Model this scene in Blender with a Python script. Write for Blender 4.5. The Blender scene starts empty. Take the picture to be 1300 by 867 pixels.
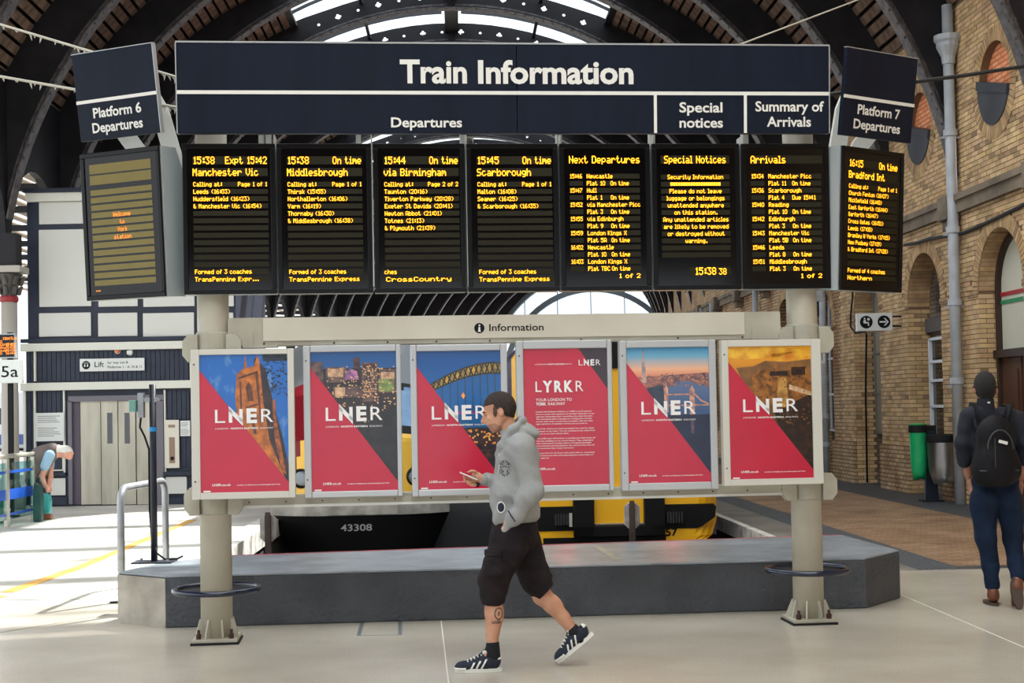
import bpy, bmesh, math, random
import numpy as np
from mathutils import Vector, Matrix
from mathutils.geometry import tessellate_polygon
random.seed(7)
sc = bpy.context.scene
COL = sc.collection
PI = math.pi

# ------------------------------------------------------------------ camera, sky, sun, exposure
F = 1805.0; CAMZ = 1.65
PITCH = math.radians(1.6); ROLL = math.radians(1.05); SHY = 34.0
cam_d = bpy.data.cameras.new('camera'); cam = bpy.data.objects.new('camera', cam_d); COL.objects.link(cam)
sc.camera = cam
cam_d.sensor_width = 36.0; cam_d.lens = F/1300*36.0; cam_d.shift_y = SHY/1300
cam_d.clip_start = 0.05; cam_d.clip_end = 600
Fw = Vector((0, math.cos(PITCH), math.sin(PITCH)))
R0 = Vector((1, 0, 0)); U0 = R0.cross(Fw)
Rt = (R0*math.cos(ROLL) - U0*math.sin(ROLL)); Up = (U0*math.cos(ROLL) + R0*math.sin(ROLL))
cam.matrix_world = Matrix(((Rt.x, Up.x, -Fw.x, 0), (Rt.y, Up.y, -Fw.y, 0), (Rt.z, Up.z, -Fw.z, CAMZ), (0, 0, 0, 1)))

w = bpy.data.worlds.new('sky'); sc.world = w; w.use_nodes = True
bg = w.node_tree.nodes['Background']; bg.inputs['Color'].default_value = (0.90, 0.95, 1.0, 1); bg.inputs['Strength'].default_value = 1.0
sun_d = bpy.data.lights.new('sun', 'SUN'); sun_d.energy = 7.0; sun_d.angle = math.radians(0.9); sun_d.color = (1.0, 0.95, 0.86)
sun = bpy.data.objects.new('sun', sun_d); COL.objects.link(sun)
sun.rotation_euler = Vector((-0.52, -0.70, -1.0)).to_track_quat('-Z', 'Y').to_euler()
sc.view_settings.view_transform = 'Standard'; sc.view_settings.look = 'None'
sc.view_settings.gamma = 1.0; sc.view_settings.use_curve_mapping = False
sc.view_settings.exposure = 1.1

def ray(px, py):
    return Fw + Rt*((px-650)/F) + Up*((433.5+SHY-py)/F)
def atY(px, py, Y):
    d = ray(px, py); t = Y/d.y
    return Vector((0, 0, CAMZ)) + d*t
def ground(px, py, z=0.0):
    d = ray(px, py); t = (z-CAMZ)/d.z
    return Vector((0, 0, CAMZ)) + d*t

# ------------------------------------------------------------------ materials
def lin(c):
    return tuple(((x/255.0)/12.92 if x/255.0 <= 0.04045 else ((x/255.0+0.055)/1.055)**2.4) for x in c) + (1.0,)
MATS = {}
def M(name, c=(128, 128, 128), r=0.6, metal=0.0, c2=None, ns=6.0, lo=0.35, hi=0.65, bump=0.0, bs=60.0, emit=0.0, spec=0.5, stretch=None, attr=False, detail=4):
    if name in MATS: return MATS[name]
    m = bpy.data.materials.new(name); m.use_nodes = True; nt = m.node_tree; N = nt.nodes; L = nt.links
    b = N['Principled BSDF']; b.inputs['Base Color'].default_value = lin(c); b.inputs['Roughness'].default_value = r
    b.inputs['Metallic'].default_value = metal; b.inputs['Specular IOR Level'].default_value = spec
    tc = N.new('ShaderNodeTexCoord'); src = tc.outputs['Object']
    if stretch:
        mp = N.new('ShaderNodeMapping'); mp.inputs['Scale'].default_value = stretch; L.new(src, mp.inputs['Vector']); src = mp.outputs['Vector']
    if c2:
        n = N.new('ShaderNodeTexNoise'); n.inputs['Scale'].default_value = ns; n.inputs['Detail'].default_value = detail; L.new(src, n.inputs['Vector'])
        mr = N.new('ShaderNodeMapRange'); mr.inputs['From Min'].default_value = lo; mr.inputs['From Max'].default_value = hi; L.new(n.outputs['Fac'], mr.inputs['Value'])
        mx = N.new('ShaderNodeMix'); mx.data_type = 'RGBA'; mx.inputs['A'].default_value = lin(c); mx.inputs['B'].default_value = lin(c2)
        L.new(mr.outputs['Result'], mx.inputs['Factor'])
        out = mx.outputs['Result']
        if attr:
            at = N.new('ShaderNodeAttribute'); at.attribute_name = 'tone'
            m2 = N.new('ShaderNodeMix'); m2.data_type = 'RGBA'; m2.blend_type = 'MULTIPLY'; m2.inputs['Factor'].default_value = 1.0
            L.new(out, m2.inputs['A']); L.new(at.outputs['Color'], m2.inputs['B']); out = m2.outputs['Result']
        L.new(out, b.inputs['Base Color'])
    if bump:
        n2 = N.new('ShaderNodeTexNoise'); n2.inputs['Scale'].default_value = bs; n2.inputs['Detail'].default_value = 5; L.new(src, n2.inputs['Vector'])
        bp = N.new('ShaderNodeBump'); bp.inputs['Strength'].default_value = bump; bp.inputs['Distance'].default_value = 0.02; L.new(n2.outputs['Fac'], bp.inputs['Height'])
        L.new(bp.outputs['Normal'], b.inputs['Normal'])
    if emit:
        b.inputs['Emission Color'].default_value = lin(c); b.inputs['Emission Strength'].default_value = emit
    MATS[name] = m
    return m
def glass(name, c=(235, 245, 250), trans=0.85, r=0.02):
    if name in MATS: return MATS[name]
    m = bpy.data.materials.new(name); m.use_nodes = True; nt = m.node_tree; N = nt.nodes; L = nt.links
    for n in list(N):
        if n.type == 'BSDF_PRINCIPLED': N.remove(n)
    t = N.new('ShaderNodeBsdfTransparent'); t.inputs['Color'].default_value = lin(c)
    g = N.new('ShaderNodeBsdfGlossy'); g.inputs['Roughness'].default_value = r
    mx = N.new('ShaderNodeMixShader'); mx.inputs['Fac'].default_value = 1-trans
    L.new(t.outputs[0], mx.inputs[1]); L.new(g.outputs[0], mx.inputs[2]); L.new(mx.outputs[0], N['Material Output'].inputs['Surface'])
    MATS[name] = m
    return m
def brickmat(name, c1, c2, cm, bw, bh, plane='wall', r=0.85, mort=0.012, bump=0.6, var=(150, 120, 80)):
    m = bpy.data.materials.new(name); m.use_nodes = True; nt = m.node_tree; N = nt.nodes; L = nt.links
    b = N['Principled BSDF']; b.inputs['Roughness'].default_value = r
    tc = N.new('ShaderNodeTexCoord'); sx = N.new('ShaderNodeSeparateXYZ'); L.new(tc.outputs['Object'], sx.inputs[0])
    cb = N.new('ShaderNodeCombineXYZ')
    if plane == 'wall':
        ad = N.new('ShaderNodeMath'); ad.operation = 'ADD'; L.new(sx.outputs['X'], ad.inputs[0]); L.new(sx.outputs['Y'], ad.inputs[1])
        L.new(ad.outputs[0], cb.inputs['X']); L.new(sx.outputs['Z'], cb.inputs['Y'])
    else:
        L.new(sx.outputs['X'], cb.inputs['X']); L.new(sx.outputs['Y'], cb.inputs['Y'])
    br = N.new('ShaderNodeTexBrick'); br.inputs['Scale'].default_value = 1.0
    br.inputs['Brick Width'].default_value = bw; br.inputs['Row Height'].default_value = bh; br.inputs['Mortar Size'].default_value = mort
    br.inputs['Color1'].default_value = lin(c1); br.inputs['Color2'].default_value = lin(c2); br.inputs['Mortar'].default_value = lin(cm)
    L.new(cb.outputs[0], br.inputs['Vector'])
    n = N.new('ShaderNodeTexNoise'); n.inputs['Scale'].default_value = 1.3; n.inputs['Detail'].default_value = 6; L.new(tc.outputs['Object'], n.inputs['Vector'])
    mr = N.new('ShaderNodeMapRange'); mr.inputs['From Min'].default_value = 0.4; mr.inputs['From Max'].default_value = 0.75; L.new(n.outputs['Fac'], mr.inputs['Value'])
    mx = N.new('ShaderNodeMix'); mx.data_type = 'RGBA'; mx.blend_type = 'MULTIPLY'; L.new(mr.outputs['Result'], mx.inputs['Factor'])
    L.new(br.outputs['Color'], mx.inputs['A']); mx.inputs['B'].default_value = lin(var); L.new(mx.outputs['Result'], b.inputs['Base Color'])
    bp = N.new('ShaderNodeBump'); bp.inputs['Strength'].default_value = bump; bp.inputs['Distance'].default_value = 0.01; bp.invert = True
    L.new(br.outputs['Fac'], bp.inputs['Height']); L.new(bp.outputs['Normal'], b.inputs['Normal'])
    MATS[name] = m
    return m

# ------------------------------------------------------------------ mesh builder
class MB:
    def __init__(s): s.v = []; s.f = []; s.t = []; s.tone = None
    def add(s, vs, fs, tone=None):
        o = len(s.v); s.v += [tuple(x) for x in vs]; s.f += [tuple(i+o for i in f) for f in fs]
        if s.tone is not None: s.tone += [tone if tone is not None else 1.0]*len(fs)
        return s
    def box(s, x0, x1, y0, y1, z0, z1, m=None, tone=None):
        vs = [Vector(p) for p in ((x0,y0,z0),(x1,y0,z0),(x1,y1,z0),(x0,y1,z0),(x0,y0,z1),(x1,y0,z1),(x1,y1,z1),(x0,y1,z1))]
        if m is not None: vs = [m @ p for p in vs]
        return s.add(vs, [(0,3,2,1),(4,5,6,7),(0,1,5,4),(1,2,6,5),(2,3,7,6),(3,0,4,7)], tone)
    def cbox(s, c, d, m=None): return s.box(c[0]-d[0]/2, c[0]+d[0]/2, c[1]-d[1]/2, c[1]+d[1]/2, c[2]-d[2]/2, c[2]+d[2]/2, m)
    def prism(s, poly, lo, hi, ax='y', m=None):
        n = len(poly)
        ar = sum(poly[i][0]*poly[(i+1)%n][1]-poly[(i+1)%n][0]*poly[i][1] for i in range(n))
        if ar < 0: poly = poly[::-1]
        if ax == 'y': f = lambda p, h: Vector((p[0], h, p[1]))
        elif ax == 'z': f = lambda p, h: Vector((p[0], p[1], h))
        else: f = lambda p, h: Vector((h, p[0], p[1]))
        vs = [f(p, lo) for p in poly] + [f(p, hi) for p in poly]
        if m is not None: vs = [m @ p for p in vs]
        fs = [tuple(range(n)), tuple(range(2*n-1, n-1, -1))] + [(i, i+n, (i+1)%n+n, (i+1)%n) for i in range(n)]
        if ax != 'y': fs = [f_[::-1] for f_ in fs]
        return s.add(vs, fs)
    def tube(s, path, r, n=10, closed=False, sq=None):
        P = [Vector(p) for p in path]; k = len(P); rr = r if isinstance(r, (list, tuple)) else [r]*k
        vs = []; prev = None
        for i, p in enumerate(P):
            if closed: d = P[(i+1)%k]-P[i-1]
            else: d = P[min(i+1, k-1)]-P[max(i-1, 0)]
            d.normalize()
            if prev is None:
                a = Vector((0, 0, 1)) if abs(d.z) < 0.9 else Vector((1, 0, 0)); u = d.cross(a).normalized()
            else:
                u = (prev - d*prev.dot(d)).normalized()
            prev = u; v = d.cross(u)
            for j in range(n):
                t = 2*PI*j/n + (PI/n if n == 4 else 0); vs.append(p + (u*math.cos(t)+v*math.sin(t)*(sq or 1))*rr[i])
        fs = []
        for i in range(k if closed else k-1):
            a = i*n; b = ((i+1)%k)*n
            for j in range(n): fs.append((a+j, a+(j+1)%n, b+(j+1)%n, b+j))
        if not closed: fs += [tuple(range(n-1, -1, -1)), tuple(range((k-1)*n, k*n))]
        return s.add(vs, fs)
    def cyl(s, a, b, r, n=16, r2=None): return s.tube([a, b], [r, r if r2 is None else r2], n)
    def lathe(s, prof, c=(0, 0, 0), n=20):
        vs = []
        for (r, z) in prof:
            for j in range(n): t = 2*PI*j/n; vs.append((c[0]+r*math.cos(t), c[1]+r*math.sin(t), c[2]+z))
        fs = []
        for i in range(len(prof)-1):
            for j in range(n): fs.append((i*n+j, i*n+(j+1)%n, (i+1)*n+(j+1)%n, (i+1)*n+j))
        fs += [tuple(range(n-1, -1, -1)), tuple(range((len(prof)-1)*n, len(prof)*n))]
        return s.add(vs, fs)
    def ell(s, c, r, n=12, m=None):
        vs = []; fs = []
        for i in range(n+1):
            a = PI*i/n
            for j in range(n*2):
                b = PI*j/n; p = Vector((c[0]+r[0]*math.sin(a)*math.cos(b), c[1]+r[1]*math.sin(a)*math.sin(b), c[2]+r[2]*math.cos(a)))
                vs.append(m @ p if m is not None else p)
        for i in range(n):
            for j in range(2*n): fs.append((i*2*n+j, (i+1)*2*n+j, (i+1)*2*n+(j+1)%(2*n), i*2*n+(j+1)%(2*n)))
        return s.add(vs, fs)
    def flat(s, pts, y):      # flat print, faces -y
        n = len(pts); ar = sum(pts[i][0]*pts[(i+1)%n][1]-pts[(i+1)%n][0]*pts[i][1] for i in range(n))
        if ar < 0: pts = pts[::-1]
        return s.add([(p[0], y, p[1]) for p in pts], [tuple(range(n))])
    def frect(s, x0, x1, z0, z1, y): return s.flat([(x0, z0), (x1, z0), (x1, z1), (x0, z1)], y)
    def disc(s, x, z, r, y, n=20): return s.flat([(x+r*math.cos(2*PI*i/n), z+r*math.sin(2*PI*i/n)) for i in range(n)], y)
    def build(s, name, mat, parent=None, smooth=False, bevel=0.0, loc=None, rot=None, kind=None):
        me = bpy.data.meshes.new(name); me.from_pydata(s.v, [], s.f); me.validate()
        if s.tone is not None and len(s.tone) == len(me.polygons):
            ca = me.color_attributes.new('tone', 'FLOAT_COLOR', 'CORNER')
            data = []
            for p in me.polygons:
                t = s.tone[p.index]
                t = t if isinstance(t, tuple) else (t, t, t)
                data += [t[0], t[1], t[2], 1.0]*len(p.vertices)
            ca.data.foreach_set('color', data)
        if mat: me.materials.append(mat)
        if smooth: me.shade_smooth()
        o = bpy.data.objects.new(name, me); COL.objects.link(o)
        if parent: o.parent = parent
        if loc: o.location = loc
        if rot: o.rotation_euler = rot
        if bevel:
            b = o.modifiers.new('edges', 'BEVEL'); b.width = bevel; b.segments = 2; b.limit_method = 'ANGLE'
        if kind: o['kind'] = kind
        return o

def thing(name, label, cat, loc=(0, 0, 0), rotz=0.0, group=None, tilt=0.0):
    o = bpy.data.objects.new(name, None); COL.objects.link(o); o.empty_display_size = 0.1
    o.location = loc; o.rotation_euler = (tilt, 0, rotz); o['label'] = label; o['category'] = cat
    if group: o['group'] = group
    return o
def tag(o, label, cat, group=None):
    o['label'] = label; o['category'] = cat
    if group: o['group'] = group
    return o
def struct(name, loc=(0, 0, 0), rotz=0.0, label=None):
    o = bpy.data.objects.new(name, None); COL.objects.link(o); o.location = loc; o.rotation_euler = (0, 0, rotz); o['kind'] = 'structure'
    if label: o['label'] = label
    return o
def dup(root):
    r = root.copy(); COL.objects.link(r)
    for ch in list(root.children):
        c = ch.copy(); COL.objects.link(c); c.parent = r
        for g in list(ch.children):
            d = g.copy(); COL.objects.link(d); d.parent = c
    return r

_tc = {}
def glyphs(body, bold):
    k = (body, bold)
    if k not in _tc:
        c = bpy.data.curves.new('t', 'FONT'); c.body = body; c.size = 1; c.offset = bold; c.resolution_u = 3
        o = bpy.data.objects.new('t', c); COL.objects.link(o)
        bpy.context.view_layer.update()
        me = bpy.data.meshes.new_from_object(o.evaluated_get(bpy.context.evaluated_depsgraph_get()))
        vs = [tuple(v.co) for v in me.vertices]; fs = [tuple(p.vertices) for p in me.polygons]
        bpy.data.objects.remove(o); bpy.data.curves.remove(c); bpy.data.meshes.remove(me)
        _tc[k] = (vs, fs)
    return _tc[k]
CAPH = 0.70
def text(mb, body, x0, x1, z, cap, y, bold=0.0, align='fit', sh=0.0):
    vs, fs = glyphs(body, bold)
    if not vs: return
    a = min(v[0] for v in vs); b = max(v[0] for v in vs)
    sz = cap/CAPH; sx = (x1-x0)/(b-a) if align == 'fit' else sz
    if align == 'c': xo = (x0+x1)/2-(a+b)/2*sx
    elif align == 'l': xo = x0
    else: xo = x0-a*sx
    mb.add([(xo+v[0]*sx, y, z+v[1]*sz+sh*(v[0]*sx)) for v in vs], fs)

# ------------------------------------------------------------------ dot matrix lettering
G = {}
for ln in """&36495620 50|(001C2241|)0041221C|*3E3E3E3E|.006060|:003636|0 3E4141413E|1 00427F40|2 4261514946|3 2141454B31|4 1814127F10|5 2745454539|6 3C4A494930|7 0171090503|8 3649494936|9 064949291E|A 7E1111117E|B 7F49494936|C 3E41414122|D 7F4141413E|E 7F49494941|F 7F09090901|G 3E41495A|H 7F0808087F|I 417F41|J 2040413F01|K 7F08142241|L 7F40404040|M 7F020C027F|N 7F0408107F|O 3E4141413E|P 7F09090906|R 7F09192946|S 4649494931|T 01017F0101|U 3F4040403F|V 1F2040201F|W 3F4038403F|X 6314081463|Y 0708700807|a 2054545478|b 7F48444438|c 3844444420|d 384444487F|e 3854545418|f 087E0902|g 18A4A4A47C|h 7F08040478|i 447D40|j 2040443D|k 7F102844|l 417F40|m 7C04180478|n 7C08040478|o 3844444438|p FC24242418|r 7C08040408|s 4854545420|t 043F444020|u 3C4040207C|v 1C2040201C|w 3C4030403C|x 4428102844|y 1CA0A0A07C|z 4464544C44""".split('|'):
    h = ln[1:].replace(' ', ''); G[ln[0]] = [int(h[i:i+2], 16) for i in range(0, len(h), 2)]
G[' '] = [0, 0, 0]
def led_w(body): return sum(len(G[c])+1 for c in body)-1
def led(mb, body, x0, zc, dx, dz, y, x1=None, align='l'):
    wd = led_w(body)*dx
    x = x0 if align == 'l' else (x0-wd if align == 'r' else x0-wd/2)
    zt = zc+3.5*dz
    for ch in body:
        g = G[ch]
        for r in range(8):
            c = 0
            while c < len(g):
                if g[c] >> r & 1:
                    e = c
                    while e < len(g) and g[e] >> r & 1: e += 1
                    mb.frect(x+(c-.06)*dx, x+(e-.02)*dx, zt-(r+1.0)*dz, zt-(r+.05)*dz, y); c = e
                else: c += 1
        x += (len(g)+1)*dx

# ------------------------------------------------------------------ signed distance modelling for soft shapes
class SDF:
    def __init__(s, lo, hi, h):
        s.lo = np.array(lo, float); s.h = h; s.n = np.ceil((np.array(hi)-s.lo)/h).astype(int)+1
        s.F = np.full(tuple(s.n), 1.0, np.float32)
        s.ax = [s.lo[i]+h*np.arange(s.n[i]) for i in range(3)]
    def block(s, lo, hi):
        a = [int(np.clip(np.floor((lo[i]-s.lo[i])/s.h), 0, s.n[i]-1)) for i in range(3)]
        b = [int(np.clip(np.ceil((hi[i]-s.lo[i])/s.h)+1, a[i]+1, s.n[i])) for i in range(3)]
        sl = tuple(slice(a[i], b[i]) for i in range(3))
        X, Y, Z = np.meshgrid(*[s.ax[i][a[i]:b[i]] for i in range(3)], indexing='ij', sparse=True)
        return sl, X, Y, Z
    def join(s, sl, d, k, op='u'):
        A = s.F[sl]; d = d.astype(np.float32)
        if op == 'u':
            if k > 0:
                hh = np.clip(.5+.5*(A-d)/k, 0, 1); s.F[sl] = A*(1-hh)+d*hh-k*hh*(1-hh)
            else: s.F[sl] = np.minimum(A, d)
        else:
            if k > 0:
                hh = np.clip(.5-.5*(A+d)/k, 0, 1); s.F[sl] = A*(1-hh)-d*hh+k*hh*(1-hh)
            else: s.F[sl] = np.maximum(A, -d)
    def cap(s, a, b, ra, rb, k=.02, sc=(1, 1, 1), op='u'):
        a = np.array(a, float); b = np.array(b, float); S = np.array(sc, float); m = max(ra, rb)
        lo = np.minimum(a, b)-m*S-k*1.5-.02; hi = np.maximum(a, b)+m*S+k*1.5+.02
        sl, X, Y, Z = s.block(lo, hi)
        a2 = a/S; d = (b-a)/S; L2 = max(float(d@d), 1e-9)
        x = X/S[0]-a2[0]; y = Y/S[1]-a2[1]; z = Z/S[2]-a2[2]
        t = np.clip((x*d[0]+y*d[1]+z*d[2])/L2, 0, 1)
        q = np.sqrt((x-t*d[0])**2+(y-t*d[1])**2+(z-t*d[2])**2)-(ra+(rb-ra)*t)
        s.join(sl, q*float(S.min()), k, op); return s
    def chain(s, pts, rs, k=.02, sc=(1, 1, 1)):
        for i in range(len(pts)-1): s.cap(pts[i], pts[i+1], rs[i], rs[i+1], k, sc)
        return s
    def ell(s, c, r, k=.02, rot=None, op='u'):
        c = np.array(c, float); m = max(r)
        sl, X, Y, Z = s.block(c-m-k-.02, c+m+k+.02)
        x, y, z = X-c[0], Y-c[1], Z-c[2]
        if rot is not None:
            Rm = np.array(rot); x, y, z = (Rm[0][0]*x+Rm[1][0]*y+Rm[2][0]*z, Rm[0][1]*x+Rm[1][1]*y+Rm[2][1]*z, Rm[0][2]*x+Rm[1][2]*y+Rm[2][2]*z)
        k0 = np.sqrt((x/r[0])**2+(y/r[1])**2+(z/r[2])**2); k1 = np.sqrt((x/r[0]**2)**2+(y/r[1]**2)**2+(z/r[2]**2)**2)+1e-9
        s.join(sl, k0*(k0-1)/k1, k, op); return s
    def clone(s):
        o = SDF.__new__(SDF); o.lo = s.lo; o.h = s.h; o.n = s.n; o.ax = s.ax; o.F = s.F.copy(); return o
    def grid(s): return np.meshgrid(*s.ax, indexing='ij', sparse=True)
    def wrinkle(s, amp, fr, seed=0):
        rg = np.random.RandomState(seed); X, Y, Z = s.grid()
        msk = np.abs(s.F) < 0.04
        tot = 0
        for i in range(5):
            d = rg.normal(size=3); d /= np.linalg.norm(d); f = fr*(0.6+rg.rand()*1.3)
            ph = 2.0*np.sin(fr*.5*(Z+X*.7)+rg.rand()*6)
            tot = tot+np.sin(f*(d[0]*X+d[1]*Y+d[2]*Z)+ph+rg.rand()*6)
        s.F = np.where(msk, s.F+(amp*tot/2.2), s.F).astype(np.float32); return s
    def mesh(s):
        Fd = s.F; I = Fd < 0
        c = [I[x:I.shape[0]-1+x, y:I.shape[1]-1+y, z:I.shape[2]-1+z] for x in (0, 1) for y in (0, 1) for z in (0, 1)]
        an = c[0].copy(); al = c[0].copy()
        for q in c[1:]: an |= q; al &= q
        mix = an & ~al; idx = np.argwhere(mix)
        num = -np.ones(mix.shape, np.int64); num[mix] = np.arange(len(idx))
        V = np.zeros((len(idx), 3)); W = np.zeros(len(idx))
        corners = [(x, y, z) for x in (0, 1) for y in (0, 1) for z in (0, 1)]
        val = {q: Fd[idx[:, 0]+q[0], idx[:, 1]+q[1], idx[:, 2]+q[2]] for q in corners}
        for q in corners:
            for a in range(3):
                if q[a] == 0:
                    p = list(q); p[a] = 1; p = tuple(p); fa = val[q]; fb = val[p]; m = (fa < 0) != (fb < 0)
                    t = np.where(m, fa/np.where(m, fa-fb, 1), 0); pos = np.tile(np.array(q, float), (len(idx), 1)); pos[:, a] = t
                    V += pos*m[:, None]; W += m
        V = (idx+V/W[:, None])*s.h+s.lo
        Fc = []
        for a in range(3):
            b, c_ = (a+1) % 3, (a+2) % 3
            sl0 = [slice(1, -1)]*3; sl0[a] = slice(0, -1); sl1 = list(sl0); sl1[a] = slice(1, None)
            A = I[tuple(sl0)]; B = I[tuple(sl1)]; e = np.argwhere(A != B)
            if len(e) == 0: continue
            st = A[tuple(e.T)]
            base = e.copy()
            for q in range(3):
                if q != a: base[:, q] += 1
            def cell(db, dc):
                k = base.copy(); k[:, b] -= db; k[:, c_] -= dc; return num[k[:, 0], k[:, 1], k[:, 2]]
            Q = np.stack([cell(1, 1), cell(0, 1), cell(0, 0), cell(1, 0)], 1)
            Q[~st] = Q[~st][:, ::-1]; Fc.append(Q)
        Fc = np.concatenate(Fc); return V, Fc[(Fc >= 0).all(1)]
    def build(s, name, mat, parent, it=2):
        V, Fc = s.mesh()
        for _ in range(it):       # light smoothing
            E = np.concatenate([Fc[:, [0, 1]], Fc[:, [1, 2]], Fc[:, [2, 3]], Fc[:, [3, 0]]]); E = np.concatenate([E, E[:, ::-1]])
            S_ = np.zeros_like(V); C_ = np.bincount(E[:, 0], minlength=len(V))
            for q in range(3): S_[:, q] = np.bincount(E[:, 0], weights=V[E[:, 1], q], minlength=len(V))
            V = V*.5+.5*S_/np.maximum(C_, 1)[:, None]
        me = bpy.data.meshes.new(name); me.vertices.add(len(V)); me.vertices.foreach_set('co', V.ravel())
        me.loops.add(Fc.size); me.loops.foreach_set('vertex_index', Fc.ravel().astype(np.int32))
        me.polygons.add(len(Fc)); me.polygons.foreach_set('loop_start', np.arange(0, Fc.size, 4, dtype=np.int32))
        me.update(calc_edges=True); me.validate(); me.shade_smooth(); me.materials.append(mat)
        o = bpy.data.objects.new(name, me); COL.objects.link(o); o.parent = parent
        return o
# ------------------------------------------------------------------ station frame: the tracks run along +y, then bend right
SR = math.radians(2.2); RC = 229.0; S0 = 40.0
def path(s, x=0.0, z=0.0):
    if s <= S0: return Vector((x, s, z))
    t = (s-S0)/RC
    return Vector((RC-(RC-x)*math.cos(t), S0+(RC-x)*math.sin(t), z))
def heading(s): return 0.0 if s <= S0 else -(s-S0)/RC
def to_st(p):   # world to station coordinates
    c, s_ = math.cos(SR), math.sin(SR); return Vector((p[0]*c+p[1]*s_, -p[0]*s_+p[1]*c, p[2]))
def to_w(p):
    c, s_ = math.cos(SR), math.sin(SR); return Vector((p[0]*c-p[1]*s_, p[0]*s_+p[1]*c, p[2]))
XW = 8.05; XL = -2.8; XR = 3.8

terr = M('terrazzo', (196, 189, 176), .24, c2=(172, 164, 150), ns=1.1, lo=.3, hi=.75, bump=.05, bs=5, spec=.55)
nt = terr.node_tree
_tc1 = nt.nodes.new('ShaderNodeTexCoord'); _n = nt.nodes.new('ShaderNodeTexNoise'); _n.inputs['Scale'].default_value = 90; nt.links.new(_tc1.outputs['Object'], _n.inputs['Vector'])
_mr = nt.nodes.new('ShaderNodeMapRange'); _mr.inputs['From Min'].default_value = .45; _mr.inputs['From Max'].default_value = .75; _mr.inputs['To Max'].default_value = .35; nt.links.new(_n.outputs['Fac'], _mr.inputs['Value'])
_mx = nt.nodes.new('ShaderNodeMix'); _mx.data_type = 'RGBA'; _mx.inputs['B'].default_value = lin((120, 108, 92)); _b = nt.nodes['Principled BSDF']
nt.links.new(_b.inputs['Base Color'].links[0].from_socket, _mx.inputs['A']); nt.links.new(_mr.outputs['Result'], _mx.inputs['Factor']); nt.links.new(_mx.outputs['Result'], _b.inputs['Base Color'])
plat = M('platform_concrete', (205, 202, 194), .5, c2=(176, 172, 164), ns=.8, bump=.1, bs=20)
plat_r = M('platform_grey', (128, 124, 116), .6, c2=(104, 100, 92), ns=1.5, bump=.1, bs=20)
darkgrey = M('dark_paving', (72, 74, 78), .55, c2=(52, 54, 58), ns=3, bump=.3, bs=12)
pav = brickmat('brick_pavers', (170, 138, 108), (140, 110, 84), (100, 82, 66), .21, .105, 'floor', r=.6, mort=.006, bump=.4, var=(196, 180, 160))
tact = M('tactile_paving', (78, 80, 84), .55, bump=.9, bs=14)
pitm = M('pit_ballast', (30, 28, 26), .95, c2=(16, 15, 14), ns=6, bump=.8, bs=12)
pitw = brickmat('pit_wall', (48, 44, 40), (36, 33, 30), (24, 22, 20), .22, .075)
white_paint = M('worn_white_paint', (214, 212, 206), .6, c2=(150, 146, 138), ns=5, lo=.5, hi=.72, bump=.4, bs=25)
yel_line = M('yellow_line_paint', (222, 160, 62), .6, c2=(206, 168, 96), ns=5)

floor = struct('floor', rotz=SR, label='pale polished terrazzo concourse floor running onto the platforms')
def strip(x0, x1, s0, s1, z0, z1, mb, step=5.0):
    ss = [s0]
    while ss[-1] < s1-1e-6: ss.append(min(s1, (S0 if ss[-1] < S0 < ss[-1]+step else ss[-1]+step) if ss[-1] >= S0-step else min(S0, s1)))
    vs = []; fs = []
    for s in ss:
        for (x, z) in ((x0, z0), (x1, z0), (x1, z1), (x0, z1)): vs.append(path(s, x, z))
    k = len(ss)
    for i in range(k-1):
        a = 4*i; b = a+4
        for j in range(4): fs.append((a+j, a+(j+1) % 4, b+(j+1) % 4, b+j))
    fs += [(3, 2, 1, 0), (4*k-4, 4*k-3, 4*k-2, 4*k-1)]
    return mb.add(vs, fs)
m = MB(); m.box(-16, 12, -9, 12.62, -.2, 0); m.box(XR, XW+.4, 12.62, 13.72, -.2, 0); m.build('terrazzo_slab', terr, floor)
m = MB(); strip(-30, XL-.30, 12.62, 112, -.2, -.001, m); m.build('platform_slab', plat, floor)
m = MB(); strip(XL-.30, XL+.02, 12.7, 112, -.25, .015, m); m.build('platform_edge_coping', white_paint, floor)
m = MB(); strip(XR, XR+.10, 13.72, 112, -.2, .004, m); m.build('white_platform_edge', white_paint, floor)
m = MB(); strip(XR+.10, 4.45, 13.72, 112, -.2, 0, m); m.build('edge_paving', plat_r, floor)
m = MB(); strip(4.45, 4.9, 13.72, 112, -.2, 0, m); m.build('tactile_strip', tact, floor)
bb = MB()      # blisters on the near part of the tactile strip
for i in range(110):
    for j in range(7):
        x = 4.49+j*.062; y = 13.78+i*.062
        bb.add([(x-.018, y-.018, .001), (x+.018, y-.018, .001), (x+.018, y+.018, .001), (x-.018, y+.018, .001), (x, y, .009)], [(0, 1, 4), (1, 2, 4), (2, 3, 4), (3, 0, 4)])
bb.build('tactile_blisters', tact, floor, kind='stuff')
m = MB(); strip(4.9, 7.1, 14.0, 112, -.2, 0, m); m.build('brick_paving', pav, floor)
m = MB(); strip(7.1, XW+.4, 14.0, 112, -.2, 0, m); m.box(4.9, XW+.4, 13.72, 14.0, -.2, 0); m.build('dark_paving_border', darkgrey, floor)
m = MB(); strip(XL-.3, XR+.3, 12.0, 112, -1.3, -.98, m); m.build('track_bed', pitm, floor)
m = MB(); strip(XL-.3, XL-.02, 12.62, 112, -1.0, -.25, m); strip(XR+.05, XR+.3, 13.72, 112, -1.0, -.2, m); m.box(XL-.3, XR+.3, 12.3, 12.62, -1, -.2)
m.build('platform_wall', pitw, floor)
railm = M('rail_steel', (70, 58, 50), .5, .6)
sleep = M('sleeper', (48, 44, 40), .9)
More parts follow.
